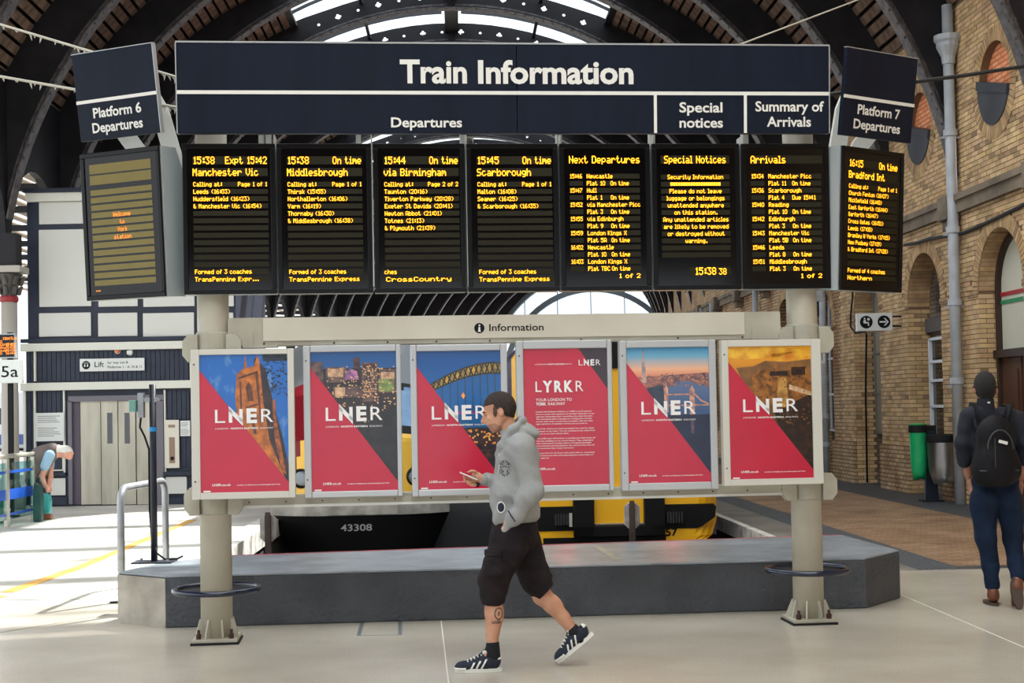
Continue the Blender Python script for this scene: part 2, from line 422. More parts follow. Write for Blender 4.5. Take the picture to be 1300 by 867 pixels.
for xc in (-1.43, 2.07):
    for q in (-.72, .72):
        m = MB(); strip(xc+q-.035, xc+q+.035, 13.2, 100, -.98, -.84, m); m.build('rail', railm, floor)
m = MB()
for xc in (-1.43, 2.07):
    for i in range(14): m.box(xc-1.25, xc+1.25, 13.6+i*.7, 13.85+i*.7, -.99, -.95)
m.build('sleepers', sleep, floor, kind='stuff')
# seams and inspection cover set in the terrazzo
seam = M('floor_seam', (214, 208, 196), .5); dseam = M('dark_seam', (120, 112, 100), .7)
def gline(mb, pa, pb, wd, z=.0015):
    a = to_st(ground(*pa)); b = to_st(ground(*pb)); d = (b-a).normalized(); n_ = Vector((-d.y, d.x, 0))*wd/2
    q = [a-n_, b-n_, b+n_, a+n_]; mb.prism([(p.x, p.y) for p in q], -.01, z, 'z')
m = MB(); gline(m, (560, 788), (571, 880), .009); gline(m, (1146, 756), (1310, 826), .014); m.build('floor_seam', seam, floor)
m = MB(); gline(m, (0, 803), (140, 780), .012); gline(m, (0, 762), (142, 760), .015); m.build('dark_floor_seam', dseam, floor)
m = MB(); gline(m, (455, 807), (508, 806), .015); gline(m, (460, 790), (508, 789), .015); gline(m, (455, 807), (460, 790), .03); gline(m, (508, 806), (508, 789), .03)
cov = m.build('inspection_cover_frame', M('cover_rim', (120, 128, 132), .45, .4), floor)
m = MB(); gline(m, (9, 752), (100, 721), .13, .006); gline(m, (100, 721), (245, 660), .12, .006); gline(m, (-30, 763), (4, 757), .12, .006); m.build('yellow_floor_line', yel_line, floor)

# ------------------------------------------------------------------ train shed roof
RI = 8.18; ZC = 3.76
def depth(phi): return .55+.42*min(1, max(0, (math.sin(abs(phi))-.35)/.5))
ribm = M('rib_iron', (36, 34, 38), .55, .0, c2=(24, 22, 26), ns=2, bump=.1, bs=30, spec=.3)
flgm = M('rib_flange_iron', (98, 92, 92), .5, .1, c2=(60, 56, 58), ns=8)
skinm = M('roof_skin', (44, 35, 33), .9, spec=.2)
boardm = M('roof_board', (138, 112, 92), .8, c2=(84, 68, 58), ns=4)
ceiling = struct('ceiling', rotz=SR, label='arched iron and timber train shed roof with a glazed crown')
PH0 = math.asin(min(1, (XW)/RI))     # angle from the crown where the rib meets the wall line
NP = 44
phis = [-PH0+2*PH0*i/NP for i in range(NP+1)]
def rp(r, phi): return (r*math.sin(phi), ZC+r*math.cos(phi))
PG = math.asin(4.1/8.9)              # glazed crown half angle
def rib_web():
    m = MB(); TH = .05
    def outer(phi):
        x, z = rp(RI+depth(phi), phi); return (max(-XW-.02, min(XW+.02, x)), z)
    for i in range(NP):
        a, b = phis[i], phis[i+1]
        q = [rp(RI, a), rp(RI, b), outer(b), outer(a)]
        if max(abs(a), abs(b)) < .47:      # pierced panels over the crown
            big = (i % 2 == 0); c = ((a+b)/2); rc = RI+.30; hole = []
            for j in range(16):
                t = 2*PI*j/16; rr = (.055+.030*abs(math.cos(2*t))) if big else .04
                x, z = rp(rc+rr*math.sin(t), c+rr*math.cos(t)/rc); hole.append((x, z))
            tri = tessellate_polygon([[Vector((p[0], p[1], 0)) for p in q], [Vector((p[0], p[1], 0)) for p in hole[::-1]]])
            P = q+hole[::-1]
            for yy, flip in ((-TH/2, False), (TH/2, True)):
                fs = []
                for t3 in tri:
                    A = (P[t3[1]][0]-P[t3[0]][0])*(P[t3[2]][1]-P[t3[0]][1])-(P[t3[2]][0]-P[t3[0]][0])*(P[t3[1]][1]-P[t3[0]][1])
                    t3 = t3 if (A > 0) != flip else t3[::-1]; fs.append(tuple(t3))
                m.add([(p[0], yy, p[1]) for p in P], fs)
        else: m.prism(q, -TH/2, TH/2)
    return m
def arc_band(m, r0, r1, y0, y1, a0, a1, n, c=(0, ZC)):
    vs = []
    for i in range(n+1):
        t = a0+(a1-a0)*i/n
        for (r, y) in ((r0, y0), (r0, y1), (r1, y1), (r1, y0)): vs.append((c[0]+r*math.sin(t), y, c[1]+r*math.cos(t)))
    fs = []
    for i in range(n):
        for j in range(4): fs.append((4*i+j, 4*i+(j+1) % 4, 4*i+4+(j+1) % 4, 4*i+4+j))
    fs += [(3, 2, 1, 0), (4*n, 4*n+1, 4*n+2, 4*n+3)]
    m.add(vs, fs)
RS = [19.0+3.45*k for k in range(27)]
web0 = rib_web(); flg = MB()
arc_band(flg, RI-.03, RI, -.16, .16, -PH0, PH0, 48)
for sx in (-1, 1): arc_band(flg, RI+.05, RI+.10, -.045, .045, sx*.02 if sx > 0 else -PH0, PH0 if sx > 0 else -.02, 24)
for i in range(90):       # rivet heads along the soffit flange
    t = -PH0+2*PH0*(i+.5)/90
    for yy in (-.10,):
        x, z = rp(RI-.03, t); flg.box(x-.02, x+.02, yy-.02, yy+.02, z-.02, z+.02)
    x, z = rp(RI+.075, t); flg.box(x-.02, x+.02, -.065, -.045, z-.02, z+.02)
ribs = []
for k, s in enumerate(RS):
    if k == 0:
        wb = web0.build('roof_rib', ribm, ceiling); fl = flg.build('rib_flange', flgm, wb)
    else:
        wb = ribs[0].copy(); COL.objects.link(wb); fl = ribs[0].children[0].copy(); COL.objects.link(fl); fl.parent = wb
    p = path(s); wb.location = p; wb.rotation_euler = (0, 0, heading(s)); ribs.append(wb)
# boards between the ribs: the four nearest bays board by board, the rest as one part
def bay_frame(s): return path(s), heading(s)
def board_mesh(phi, ln):
    m = MB(); r = 8.18+depth(phi)-.10; c = Vector(rp(r, phi)[0:1]+(0,)+rp(r, phi)[1:2])
    R = Matrix.Rotation(phi, 4, 'Y'); T = Matrix.Translation(c) @ R
    return m, T
bphi = []
t = PG+.02
while t < 1.16: bphi.append(t); t += .235/8.95
allb = MB()
for k in range(len(RS)-1):
    s0 = RS[k]; L_ = RS[k+1]-s0; p, h = bay_frame(s0+L_/2)
    for sg in (-1, 1):
        for ph in bphi:
            r = RI+depth(ph)-.08; x, z = rp(r, sg*ph)
            T = Matrix.Translation((x, 0, z)) @ Matrix.Rotation(sg*ph, 4, 'Y')
            if k < 4:
                mm = MB(); mm.box(-.085, .085, -L_/2+.03, L_/2-.03, -.02, .02)
                key = 'board_proto'
                if key not in globals(): board_proto = mm.build('roof_board', boardm, ceiling); o = board_proto
                else: o = board_proto.copy(); COL.objects.link(o)
                o.location = (p.x+x, p.y, z); o.rotation_euler = (0, sg*ph, 0)
            else:
                B = Matrix.Translation(p) @ Matrix.Rotation(h, 4, 'Z') @ T
                allb.box(-.085, .085, -L_/2+.03, L_/2-.03, -.02, .02, B)
allb.build('roof_boarding', boardm, ceiling, kind='stuff')
# outer skin following the path (unseen front vault added so that the sun only enters through the crown glass)
def skin(mb, ss, a0, a1, n, off):
    vs = []; fs = []
    for s in ss:
        for i in range(n+1):
            ph = a0+(a1-a0)*i/n; x, z = rp(RI+depth(ph)+off, ph); x = max(-XW-.3, min(XW+.3, x)); vs.append(path(s, x, z))
    for a in range(len(ss)-1):
        for i in range(n): fs.append((a*(n+1)+i, (a+1)*(n+1)+i, (a+1)*(n+1)+i+1, a*(n+1)+i+1))
    mb.add(vs, fs)
PE = 1.17
m = MB(); skin(m, RS, PG, PE, 18, .02); skin(m, RS, -PE, -PG, 18, .02); skin(m, RS, PG, PE, 18, .12); skin(m, RS, -PE, -PG, 18, .12)
m.build('roof_skin', skinm, ceiling)
m = MB()
for a_, b_ in ((-1.44, -.62), (.62, 1.44)): skin(m, [-9, 6, 18.96], a_, b_, 14, .02); skin(m, [-9, 6, 18.96], a_, b_, 14, .15)
frost = bpy.data.materials.new('fill_light_diffuser'); frost.use_nodes = True; _N = frost.node_tree.nodes; _N.remove(_N['Principled BSDF'])
_t = _N.new('ShaderNodeBsdfTranslucent'); _t.inputs['Color'].default_value = (.60, .63, .65, 1); frost.node_tree.links.new(_t.outputs[0], _N['Material Output'].inputs['Surface'])
m2 = MB(); skin(m2, [-9, -2, 5, 12, 18.96], -.62, .62, 12, .05); m2.build('added_fill_panels', frost, ceiling)  # unseen translucent panels, added to spread soft fill light below
m.build('sun_block_vault', M('vault_paint', (120, 116, 112), .8), ceiling)  # unseen vault added overhead to keep the sun off the near floor
# crown glazing
gl = glass('roof_glass', (240, 246, 250), .9, .1)
m = MB(); skin(m, RS, .03, PG, 6, .02); skin(m, RS, -PG, -.03, 6, .02); m.build('skylight_glass', gl, ceiling)
barm = M('glazing_bar', (60, 60, 64), .5)
m = MB(); f2 = MB()
for k in range(len(RS)-1):
    for q in (1, 2):
        s = RS[k]+q*(RS[k+1]-RS[k])/3.0; p = path(s); T = Matrix.Translation(p) @ Matrix.Rotation(heading(s), 4, 'Z')
        for sg in (-1, 1):
            t1 = MB(); arc_band(t1, RI+.50, RI+.57, -.03, .03, sg*.03, sg*PG, 8)
            m.add([T @ Vector(v) for v in t1.v], t1.f)
    s0, s1 = RS[k], RS[k+1]
    for ph, wd in ((0, .22), (-.27, .05), (.27, .05), (-PG, .10), (PG, .10)):
        x, z = rp(RI+depth(ph)-.12, ph); T0 = path(s0, x, z); T1 = path(s1, x, z)
        f2.tube([T0, T1], wd*1.2, 4, sq=.5 if ph else .9)
m.build('glazing_bars', barm, ceiling, kind='stuff'); f2.build('ridge_and_purlins', ribm, ceiling)
# glazed end screen far down the line
es = RS[-1]; p = path(es); hd = heading(es)
scr = MB(); ebar = M('end_screen_iron', (88, 96, 104), .6)
arc_band(scr, 6.6, 7.0, -.15, .15, -1.4, 1.4, 30); arc_band(scr, 8.0, 8.3, -.2, .2, -1.4, 1.4, 40)
for i in range(-2, 3):
    x = i*2.6; z1 = ZC+math.sqrt(max(0, 8.1**2-x*x)); scr.box(x-.03, x+.03, -.04, .04, 4.6, z1)
scr.build('end_screen_frame', ebar, ceiling, loc=p, rot=(0, 0, hd))
m = MB(); arc_band(m, .1, 8.1, -.01, .0, -1.4, 1.4, 30); m.build('end_screen_glass', gl, ceiling, loc=p, rot=(0, 0, hd))

# ------------------------------------------------------------------ right hand brick wall
brick = brickmat('buff_brick', (216, 184, 142), (182, 150, 110), (124, 102, 78), .235, .076, var=(186, 150, 116))
brk3d = M('buff_brick_single', (222, 190, 146), .85, c2=(196, 162, 122), ns=2.5, attr=True, bump=.3, bs=40)
mortar = M('mortar', (120, 94, 68), .9)
stone = M('string_course_stone', (140, 124, 104), .8, c2=(104, 92, 78), ns=2, bump=.5, bs=10)
arcst = M('arch_ring_brick', (202, 170, 128), .8, c2=(176, 142, 102), ns=6, attr=True)
wall = struct('wall_right', rotz=SR, label='buff brick side wall with round arches, roundels and a stone string course')
CB = [RS[k]+1.725 for k in range(26)]
AW = .875; AS = 3.32; OZ = 6.35; OR = .62
def wp_(s, z, d=0.0): return path(s, XW-d, z)
def wall_bay(m, s0, s1, c, zt=8.1, arch=True):
    outer = [(s0, 0)]
    if arch:
        outer += [(c-AW, 0), (c-AW, AS)]+[(c+AW*math.cos(PI-PI*i/14), AS+AW*math.sin(PI-PI*i/14)) for i in range(1, 14)]+[(c+AW, AS), (c+AW, 0)]
    outer += [(s1, 0), (s1, zt), (s0, zt)]
    hole = [(c+OR*math.cos(-2*PI*i/24), OZ+OR*math.sin(-2*PI*i/24)) for i in range(24)]
    P = outer+hole
    tri = tessellate_polygon([[Vector((p[0], p[1], 0)) for p in outer], [Vector((p[0], p[1], 0)) for p in hole]])
    fs = []
    for t3 in tri:
        A = (P[t3[1]][0]-P[t3[0]][0])*(P[t3[2]][1]-P[t3[0]][1])-(P[t3[2]][0]-P[t3[0]][0])*(P[t3[1]][1]-P[t3[0]][1])
        fs.append(tuple(t3 if A < 0 else t3[::-1]))
    m.add([wp_(a, b) for a, b in P], [f[::-1] for f in fs])
    D = -.40
    def reveal(pts, closed):
        n = len(pts); vs = [wp_(a, b) for a, b in pts]+[wp_(a, b, D) for a, b in pts]
        m.add(vs, [(i, (i+1) % n, (i+1) % n+n, i+n) for i in range(n if closed else n-1)])
    if arch: reveal(outer[1:-3], False)
    reveal(hole, True)
near = MB(); far = MB()
for k, c in enumerate(CB):
    s0, s1 = c-1.725, c+1.725
    wall_bay(near if k < 3 else far, s0, s1, c)
near.build('mortar_bed', mortar, wall); far.build('far_brickwork', brick, wall)
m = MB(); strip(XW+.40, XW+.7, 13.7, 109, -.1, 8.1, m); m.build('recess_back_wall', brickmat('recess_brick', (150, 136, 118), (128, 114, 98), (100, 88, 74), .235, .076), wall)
m = MB(); strip(XW, XW+.4, -9, 19.0, 0, 8.1, m); m.build('added_near_brickwork', brick, wall)  # unseen wall extension, added so the right wing screen reflects dark
# single bricks on the three nearest bays, jambs included
bk = MB(); bk.tone = []
rg = random.Random(3)
def tone():
    t = rg.uniform(.74, 1.12); q = rg.random()
    if q < .06: t *= .62
    return (t, t*rg.uniform(.94, 1.02), t*rg.uniform(.86, 1.02))
BH = .0762; BL = .235
def inside(c, s, z, pad=0.0):
    if abs(s-c) < AW+.23+pad and z < AS+.0: return abs(s-c) < AW+pad
    if z >= AS and math.hypot(s-c, z-AS) < AW+.23: return True
    return math.hypot(s-c, z-OZ) < OR+.20
for row in range(int(8.0/BH)):
    z0 = row*BH+.005; z1 = z0+BH-.012; off = (row % 2)*BL/2; s = 19.0+off-BL
    while s < 19.0+3*3.45:
        a, b = s+.006, s+BL-.006; cm = (a+b)/2; c = CB[max(0, min(2, int((cm-19.0)//3.45)))]
        if z0 < AS:      # clip at the jambs
            for cc in CB[:4]:
                if a < cc-AW < b: b = cc-AW
                if a < cc+AW < b: a = cc+AW
        cm = (a+b)/2
        if b-a > .03 and not inside(c, cm, (z0+z1)/2) and not (4.60 < z0 < 4.86):
            pr = .004+rg.uniform(0, .006)
            q = [(XW-pr, a), (XW-pr, b)]
            bk.add([(XW-pr, a, z0), (XW-pr, b, z0), (XW-pr, b, z1), (XW-pr, a, z1), (XW, a, z0), (XW, b, z0), (XW, b, z1), (XW, a, z1)],
                   [(3, 2, 1, 0), (0, 1, 5, 4), (2, 3, 7, 6), (1, 2, 6, 5), (3, 0, 4, 7)], tone())
        s += BL
    if z1 < AS:
        for c in CB[:3]:
            sF = c+AW
            xs = [0, .115, .35] if row % 2 else [0, .235, .40]
            for i in range(len(xs)-1):
                x0, x1 = XW+xs[i]+(.0 if i == 0 else .006), XW+xs[i+1]-.006; pr = .004+rg.uniform(0, .005)
                bk.add([(x0, sF-pr, z0), (x1, sF-pr, z0), (x1, sF-pr, z1), (x0, sF-pr, z1), (x0, sF, z0), (x1, sF, z0), (x1, sF, z1), (x0, sF, z1)],
                       [(0, 1, 2, 3), (0, 4, 5, 1), (3, 2, 6, 7), (0, 3, 7, 4)], tone())
bk.build('brickwork', brk3d, wall, kind='stuff')
ar = MB(); ar.tone = []
def ring(c, zc, r0, r1, a0, a1, n, pr):
    for i in range(n):
        u = a0+(a1-a0)*i/n+.006/r0; v = a0+(a1-a0)*(i+1)/n-.006/r0; t_ = tone()
        P4 = [(c+r*math.cos(t), zc+r*math.sin(t)) for r, t in ((r0, u), (r1, u), (r1, v), (r0, v))]
        vs = [path(a, XW-pr, b) for a, b in P4]+[path(a, XW, b) for a, b in P4]
        ar.add(vs, [(3, 2, 1, 0), (0, 1, 5, 4), (1, 2, 6, 5), (2, 3, 7, 6), (3, 0, 4, 7)], t_)
for c in CB[:9]:
    ring(c, AS, AW, AW+.23, 0, PI, 40, .014); ring(c, OZ, OR, OR+.22, 0, 2*PI, 52, .012)
ar.build('arch_rings', arcst, wall, kind='stuff')
for c in CB[:3]:      # intrados lining courses of the nearest arches
    m = MB(); m.tone = []
    for i in range(36):
        u = PI*i/36+.005; v = PI*(i+1)/36-.005
        P4 = [(c+r*math.cos(t), AS+r*math.sin(t)) for r, t in ((AW-.008, u), (AW, u), (AW, v), (AW-.008, v))]
        m.add([path(a, XW+.005, b) for a, b in P4]+[path(a, XW+.39, b) for a, b in P4], [(0, 1, 2, 3), (4, 7, 6, 5), (0, 3, 7, 4), (1, 0, 4, 5), (3, 2, 6, 7)], tone())
    m.build('arch_soffit_bricks', arcst, wall, kind='stuff')
m = MB(); strip(XW-.10, XW, 13.7, 109, 4.62, 4.80, m); strip(XW-.15, XW, 13.7, 109, 4.80, 4.90, m); m.build('string_course', stone, wall)
for k in range(0, 12):
    s = RS[k]; m = MB(); p0 = path(s, XW-.16, 4.66); m.box(-.10, .16, -.20, .20, -.14, .25); m.box(-.04, .16, -.14, .14, -.30, -.14)
    m.build('rib_corbel', stone, wall, loc=p0, rot=(0, 0, heading(s)), bevel=.02)
    if k == 0: continue
m = MB()
for k in range(8):
    for (a, b) in ((CB[k]-1.725, CB[k]-AW), (CB[k]+AW, CB[k]+1.725)):
        strip(XW-.06, XW, a, b, 0, .85, m, 9)
m.build('wall_plinth', brick, wall)
# impost band over the piers
m = MB()
for k in range(8): strip(XW-.03, XW, CB[k]+AW, CB[k]+AW+.42, AS-.08, AS+.02, m, 9); strip(XW-.03, XW, CB[k]-AW-.42, CB[k]-AW, AS-.08, AS+.02, m, 9)
m.build('impost_band', brick, wall)
# roundels: brick above with reflected sunlight as its warm orange, lead apron below
orb = brickmat('sun_glow_brick', (255, 176, 128), (244, 152, 104), (190, 120, 88), .235, .076, var=(220, 190, 150))
lead = M('lead_sheet', (72, 74, 80), .5, .3, c2=(58, 60, 66), ns=2)
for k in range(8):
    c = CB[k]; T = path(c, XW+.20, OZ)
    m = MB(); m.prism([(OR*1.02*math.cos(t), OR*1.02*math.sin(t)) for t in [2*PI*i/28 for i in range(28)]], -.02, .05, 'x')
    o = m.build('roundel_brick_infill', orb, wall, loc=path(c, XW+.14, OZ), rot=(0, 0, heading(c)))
    pts = [(OR*math.cos(t), OR*math.sin(t)) for t in [PI+.42+(PI-.36)*i/18 for i in range(19)]]
    m = MB(); m.prism(pts, -.16, .1, 'x'); m.box(-.19, .1, -OR*.99, OR*.99, -OR*.12, OR*.10, Matrix.Translation((0, 0, -.06)) @ Matrix.Rotation(.24, 4, 'X'))
    m.build('lead_apron', lead, wall, loc=path(c, XW+.13, OZ), rot=(0, 0, heading(c)))
# ------------------------------------------------------------------ wall fittings: pipes, door, window
pipem = M('painted_pipe', (188, 192, 198), .45, c2=(166, 170, 176), ns=3)
def px_on_wall(px, d=0.0):      # station s where the wall face (offset d) is seen at pixel column px
    q = (px-650)/F; return (XW-d)/(q+math.tan(SR))*1.0
def downpipe(px, z0, z1, r, label, hopper=None, offs=()):
    s = px_on_wall(px, .12); base = to_w(path(s, XW-.14)); base.z = 0
    t = thing('downpipe', label, 'pipe', base, SR)
    m = MB(); m.cyl((0, 0, z0), (0, 0, z1), r, 14); m.build('pipe', pipem, t, smooth=True)
    for z in offs: m = MB(); m.cyl((0, 0, z-.05), (0, 0, z+.05), r*1.3, 14); m.build('pipe_collar', pipem, t)
    for z in offs:
        m = MB(); m.box(-.16, .14, -.02, .02, z-.09, z-.06); m.build('wall_bracket', pipem, t)
    if hopper:
        m = MB(); m.lathe([(r*1.2, 0), (r*1.3, .12), (r*2.2, .28), (r*2.2, .34), (r*2.6, .38), (r*2.6, .46), (r*2.1, .46)], (0, 0, hopper), 14); m.build('hopper_head', pipem, t)
    return t
downpipe(1224, 0, 7.95, .085, 'tall pale grey downpipe with flared head on the pier beside the arched door', hopper=7.0, offs=(1.95, 3.2, 4.35, 5.9))
downpipe(1051, .0, 4.6, .075, 'pale grey downpipe rising beside the right sign column past the small white sign', offs=(.75, 1.35, 2.2))
for i, (px, lab) in enumerate(((964, 'thin pale downpipe on the far brick wall just left of the right sign column'), (905, 'farther pale downpipe on the brick wall above the information beam'), (889, 'farthest pale downpipe on the brick wall above the information beam'))):
    downpipe(px, 0, 4.8, .07, lab, offs=(2.5,))
frame_w = M('white_window_frame', (222, 226, 232), .5); dkglass = M('dark_window_glass', (24, 26, 30), .08, spec=.8)
brownf = M('brown_door_frame', (52, 34, 28), .5); wood = M('varnished_door', (92, 56, 38), .45, c2=(66, 38, 26), ns=3, stretch=(1, 1, .15)); cream = M('cream_panel', (206, 204, 186), .5)
# door in the nearest arch
c = CB[0]; dr = struct('door_1', to_w(path(c, XW+.30)), SR, label='varnished brown door below a cream arched panel with red and green stripes')
m = MB()
arcp = [(AW*math.cos(PI*i/16), AS+AW*math.sin(PI*i/16)) for i in range(17)]; inn = [((AW-.10)*math.cos(PI*i/16), AS+(AW-.10)*math.sin(PI*i/16)) for i in range(17)]
for i in range(16): m.prism([arcp[i], arcp[i+1], inn[i+1], inn[i]], -.05, .06, 'x')
for sg in (-1, 1): m.box(-.05, .06, sg*(AW-.05)-.05, sg*(AW-.05)+.05, 0, AS)
m.box(-.10, .06, -AW, AW, 2.28, 2.40); m.build('door_frame', brownf, dr)
m = MB(); m.prism([(AW*.9*math.cos(PI*i/16), AS+AW*.9*math.sin(PI*i/16)) for i in range(17)]+[(-AW*.9, 2.4), (AW*.9, 2.4)], .02, .06, 'x'); m.build('arched_panel', cream, dr)
m = MB(); m.box(.005, .02, -.79, .79, 3.22, 3.28); m.build('red_stripe', M('stripe_red', (170, 40, 44), .5), dr)
m = MB(); m.box(.005, .02, -.79, .79, 3.10, 3.16); m.build('green_stripe', M('stripe_green', (40, 140, 90), .5), dr)
for sg in (-1, 1):
    m = MB(); m.box(.0, .05, sg*.40-.37, sg*.40+.37, 0.02, 2.28); lf = m.build('door_leaf', wood, dr)
    for z0, z1 in ((.2, 1.0), (1.15, 2.1)):
        m = MB(); m.box(-.02, .0, sg*.40-.26, sg*.40+.26, z0, z1); m.build('door_panel', wood, lf)
# window in the second arch
c = CB[1]; wn = struct('window_1', to_w(path(c, XW+.33)), SR, label='tall narrow white framed window of dark panes in a brick arch')
m = MB(); y0, y1 = -.10, .80
m.box(-.05, .05, .60, .68, .95, 2.75); m.box(-.05, .05, -.25, -.17, .95, 2.75)
for z in (.95, 1.52, 1.97, 2.30, 2.70): m.box(-.05, .05, -.25, .68, z, z+.05)
m.build('window_frame', frame_w, wn)
for z in (1.0, 1.57, 2.02, 2.35):
    m = MB(); m.box(.0, .02, -.17, .60, z, z+.5 if z < 1.5 else z+.38); m.build('window_pane', dkglass, wn)
m = MB(); m.box(-.03, .06, -.87, .87, 2.85, 3.1); m.build('grey_lintel', M('grey_lintel', (96, 92, 88), .8), wn)
m = MB()
for i in range(9): m.box(-.02, .03, -.1, .3, 3.2+i*.055, 3.235+i*.055)
m.build('louvre', M('black_louvre', (30, 30, 32), .6), wn, kind='stuff')
# third arch: grey panel; farther arches plain windows
for k in range(2, 8):
    c = CB[k]; wn = struct('window_%d' % k, to_w(path(c, XW+.34)), SR+heading(c), label='recessed arched window of dark panes in the far brick wall')
    m = MB()
    for y in (-.6, 0, .6): m.box(-.03, .03, y-.025, y+.025, 1.0, 4.05)
    for z in (1.0, 1.8, 2.6, 3.3): m.box(-.03, .03, -.7, .7, z, z+.05)
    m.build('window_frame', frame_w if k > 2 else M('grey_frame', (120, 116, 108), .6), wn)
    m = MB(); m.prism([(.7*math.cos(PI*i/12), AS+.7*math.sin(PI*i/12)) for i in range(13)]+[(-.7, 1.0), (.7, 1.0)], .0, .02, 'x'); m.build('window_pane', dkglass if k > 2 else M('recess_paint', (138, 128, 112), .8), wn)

# ------------------------------------------------------------------ the information board: its own frame
BO = Vector((-2.17, 10.34, 0)); BE = math.atan2(.41, 4.37)
BX = Vector((math.cos(BE), math.sin(BE), 0)); BY = Vector((-math.sin(BE), math.cos(BE), 0))
def bp(px, py, e=0.0):
    d = ray(px, py); C0 = Vector((0, 0, CAMZ)); t = ((BO+BY*e)-C0).dot(BY)/d.dot(BY); P = C0+d*t; q = P-BO
    return q.dot(BX), P.z
def bw(a, e, z): return BO+BX*a+BY*e+Vector((0, 0, z))
colm = M('cream_column_paint', (196, 190, 174), .42, c2=(176, 169, 152), ns=2.2, bump=.04, bs=30)
aged = M('aged_cream_paint', (190, 186, 170), .5, c2=(162, 157, 142), ns=2.5)
whitep = M('white_sheet', (214, 214, 208), .4); bolt = M('rusty_bolt', (62, 34, 26), .7); blk = M('black_base', (24, 24, 26), .7, spec=.3)
navyg = M('gloss_navy_rail', (14, 26, 52), .16, c2=(150, 52, 50), ns=9, lo=.67, hi=.70, spec=.7)
colA = 0.0; colB = (Vector((2.20, 10.75, 0))-BO).dot(BX)
def column(a, label):
    t = thing('sign_column', label, 'column', bw(a, 0, 0), BE)
    m = MB(); m.cyl((0, 0, .02), (0, 0, 3.95), .114, 28); m.build('shaft', colm, t, smooth=True)
    m = MB(); m.box(-.17, .17, -.17, .17, 0, .015); m.build('ground_plate', blk, t)
    m = MB(); m.box(-.16, .16, -.16, .16, .015, .04); m.build('base_plate', aged, t, bevel=.004)
    for i in range(8):
        an = PI/4*i+PI/8; m = MB(); m.prism([(.10, .04), (.17 if i % 2 else .155, .04), (.17 if i % 2 else .155, .06), (.125, .17), (.10, .17)], -.006, .006, 'y', Matrix.Rotation(an, 4, 'Z'))
        m.build('gusset', aged, t)
    for sx in (-1, 1):
        for sy in (-1, 1):
            m = MB(); m.cyl((sx*.115, sy*.125, .04), (sx*.115, sy*.125, .075), .02, 6); m.cyl((sx*.115, sy*.125, .07), (sx*.115, sy*.125, .105), .011, 8); m.build('anchor_bolt', bolt, t)
    for z0, z1 in ((2.08, 2.24), (.92, 1.12)):
        m = MB(); m.lathe([(.118, 0), (.126, .01), (.126, z1-z0-.01), (.118, z1-z0)], (0, 0, z0), 28); m.build('clamp_collar', aged, t)
    for z in (2.12, 1.02):
        for sg in (-1, 1):
            m = MB(); m.prism([(sg*.10, -.10), (sg*.17, -.10), (sg*.21, -.05), (sg*.21, .05), (sg*.17, .10), (sg*.10, .10)], -.05, .05, 'y', Matrix.Translation((0, -.06, z))); m.build('clamp_ear', aged, t, bevel=.004)
    return t
cA = column(colA, 'left cream steel column carrying the train information board'); cB = column(colB, 'right cream steel column carrying the train information board')
for a, t_, side in ((colA, cA, 'left'), (colB, cB, 'right')):
    zc = bp(273 if side == 'left' else 1017, 748 if side == 'left' else 723, 0)[1]
    t = thing('ring_rail', 'glossy navy ring rail with worn red chips around the %s column foot' % side, 'rail', bw(a, 0, 0), BE)
    m = MB(); m.tube([(.30*math.cos(2*PI*i/40), .30*math.sin(2*PI*i/40), zc) for i in range(40)], .021, 12, closed=True); m.build('ring', navyg, t, smooth=True)
    for an in (PI/2,): 
        m = MB(); m.cyl((0, .11, zc), (0, .29, zc), .014, 8); m.build('ring_bracket', navyg, t)

navy = M('navy_sign_panel', (14, 25, 44), .5, c2=(10, 19, 36), ns=1.2, stretch=(8, 1, 1), spec=.2); edge = M('sign_edge_trim', (176, 178, 180), .4, .4)
lett = M('sign_lettering', (236, 234, 228), .5)
letb = M('black_lettering', (14, 15, 18), .5, spec=.2)
E_H = -.27
def rect(px0, py0, px1, py1, e):
    pm = (px0+px1)/2
    a0 = bp(px0, (py0+py1)/2, e)[0]; a1 = bp(px1, (py0+py1)/2, e)[0]; z1 = bp(pm, py0, e)[1]; z0 = bp(pm, py1, e)[1]
    return a0, a1, z0, z1
# header
a0, a1, z0, z1 = rect(225, 58, 1051, 169, E_H); W_ = a1-a0; H_ = z1-z0; TILT = math.radians(4)
hd = thing('header_sign', 'long navy header sign reading Train Information above the departure screens', 'sign', bw(a0, E_H, z0), BE, tilt=TILT)
def hx(px): return (px-225)/826*W_
def hz(px, py):      # py measured on the photo; the sign's top edge runs 55..60, its bottom 170..168
    f_ = (px-225)/826; t_ = 56+4*f_; b_ = 170.5-2.5*f_; return H_*(1-(py-t_)/(b_-t_))
xs = hx(647)
for xa, xb in ((0, xs-.002), (xs+.002, W_)):
    m = MB(); m.box(xa, xb, 0, .09, 0, H_); m.build('sign_panel', navy, hd, bevel=.004)
m = MB(); m.box(-.005, W_+.005, -.004, .095, H_, H_+.012); m.box(-.008, 0, -.004, .095, 0, H_); m.box(W_, W_+.008, -.004, .095, 0, H_); m.build('trim', edge, hd)
m = MB(); zl = hz(640, 119); m.box(0, W_, -.004, 0, zl-.012, zl+.014)
for px in (824, 941): m.box(hx(px)-.011, hx(px)+.011, -.004, 0, .0, zl-.012)
m.build('white_rule', lett, hd)
def htext(name, items, parent, bold=.022):
    for s_, xa, xb, py, cap, bo in items:
        m = MB(); text(m, s_, hx(xa), hx(xb), hz((xa+xb)/2, py), cap, -.005, bo); m.build(name, lett, parent)
S_ = 1/174.0
htext('large_lettering', [('Train', 500, 584, 106, 28*S_, .03), ('Information', 598, 796, 106.5, 28*S_, .03)], hd)
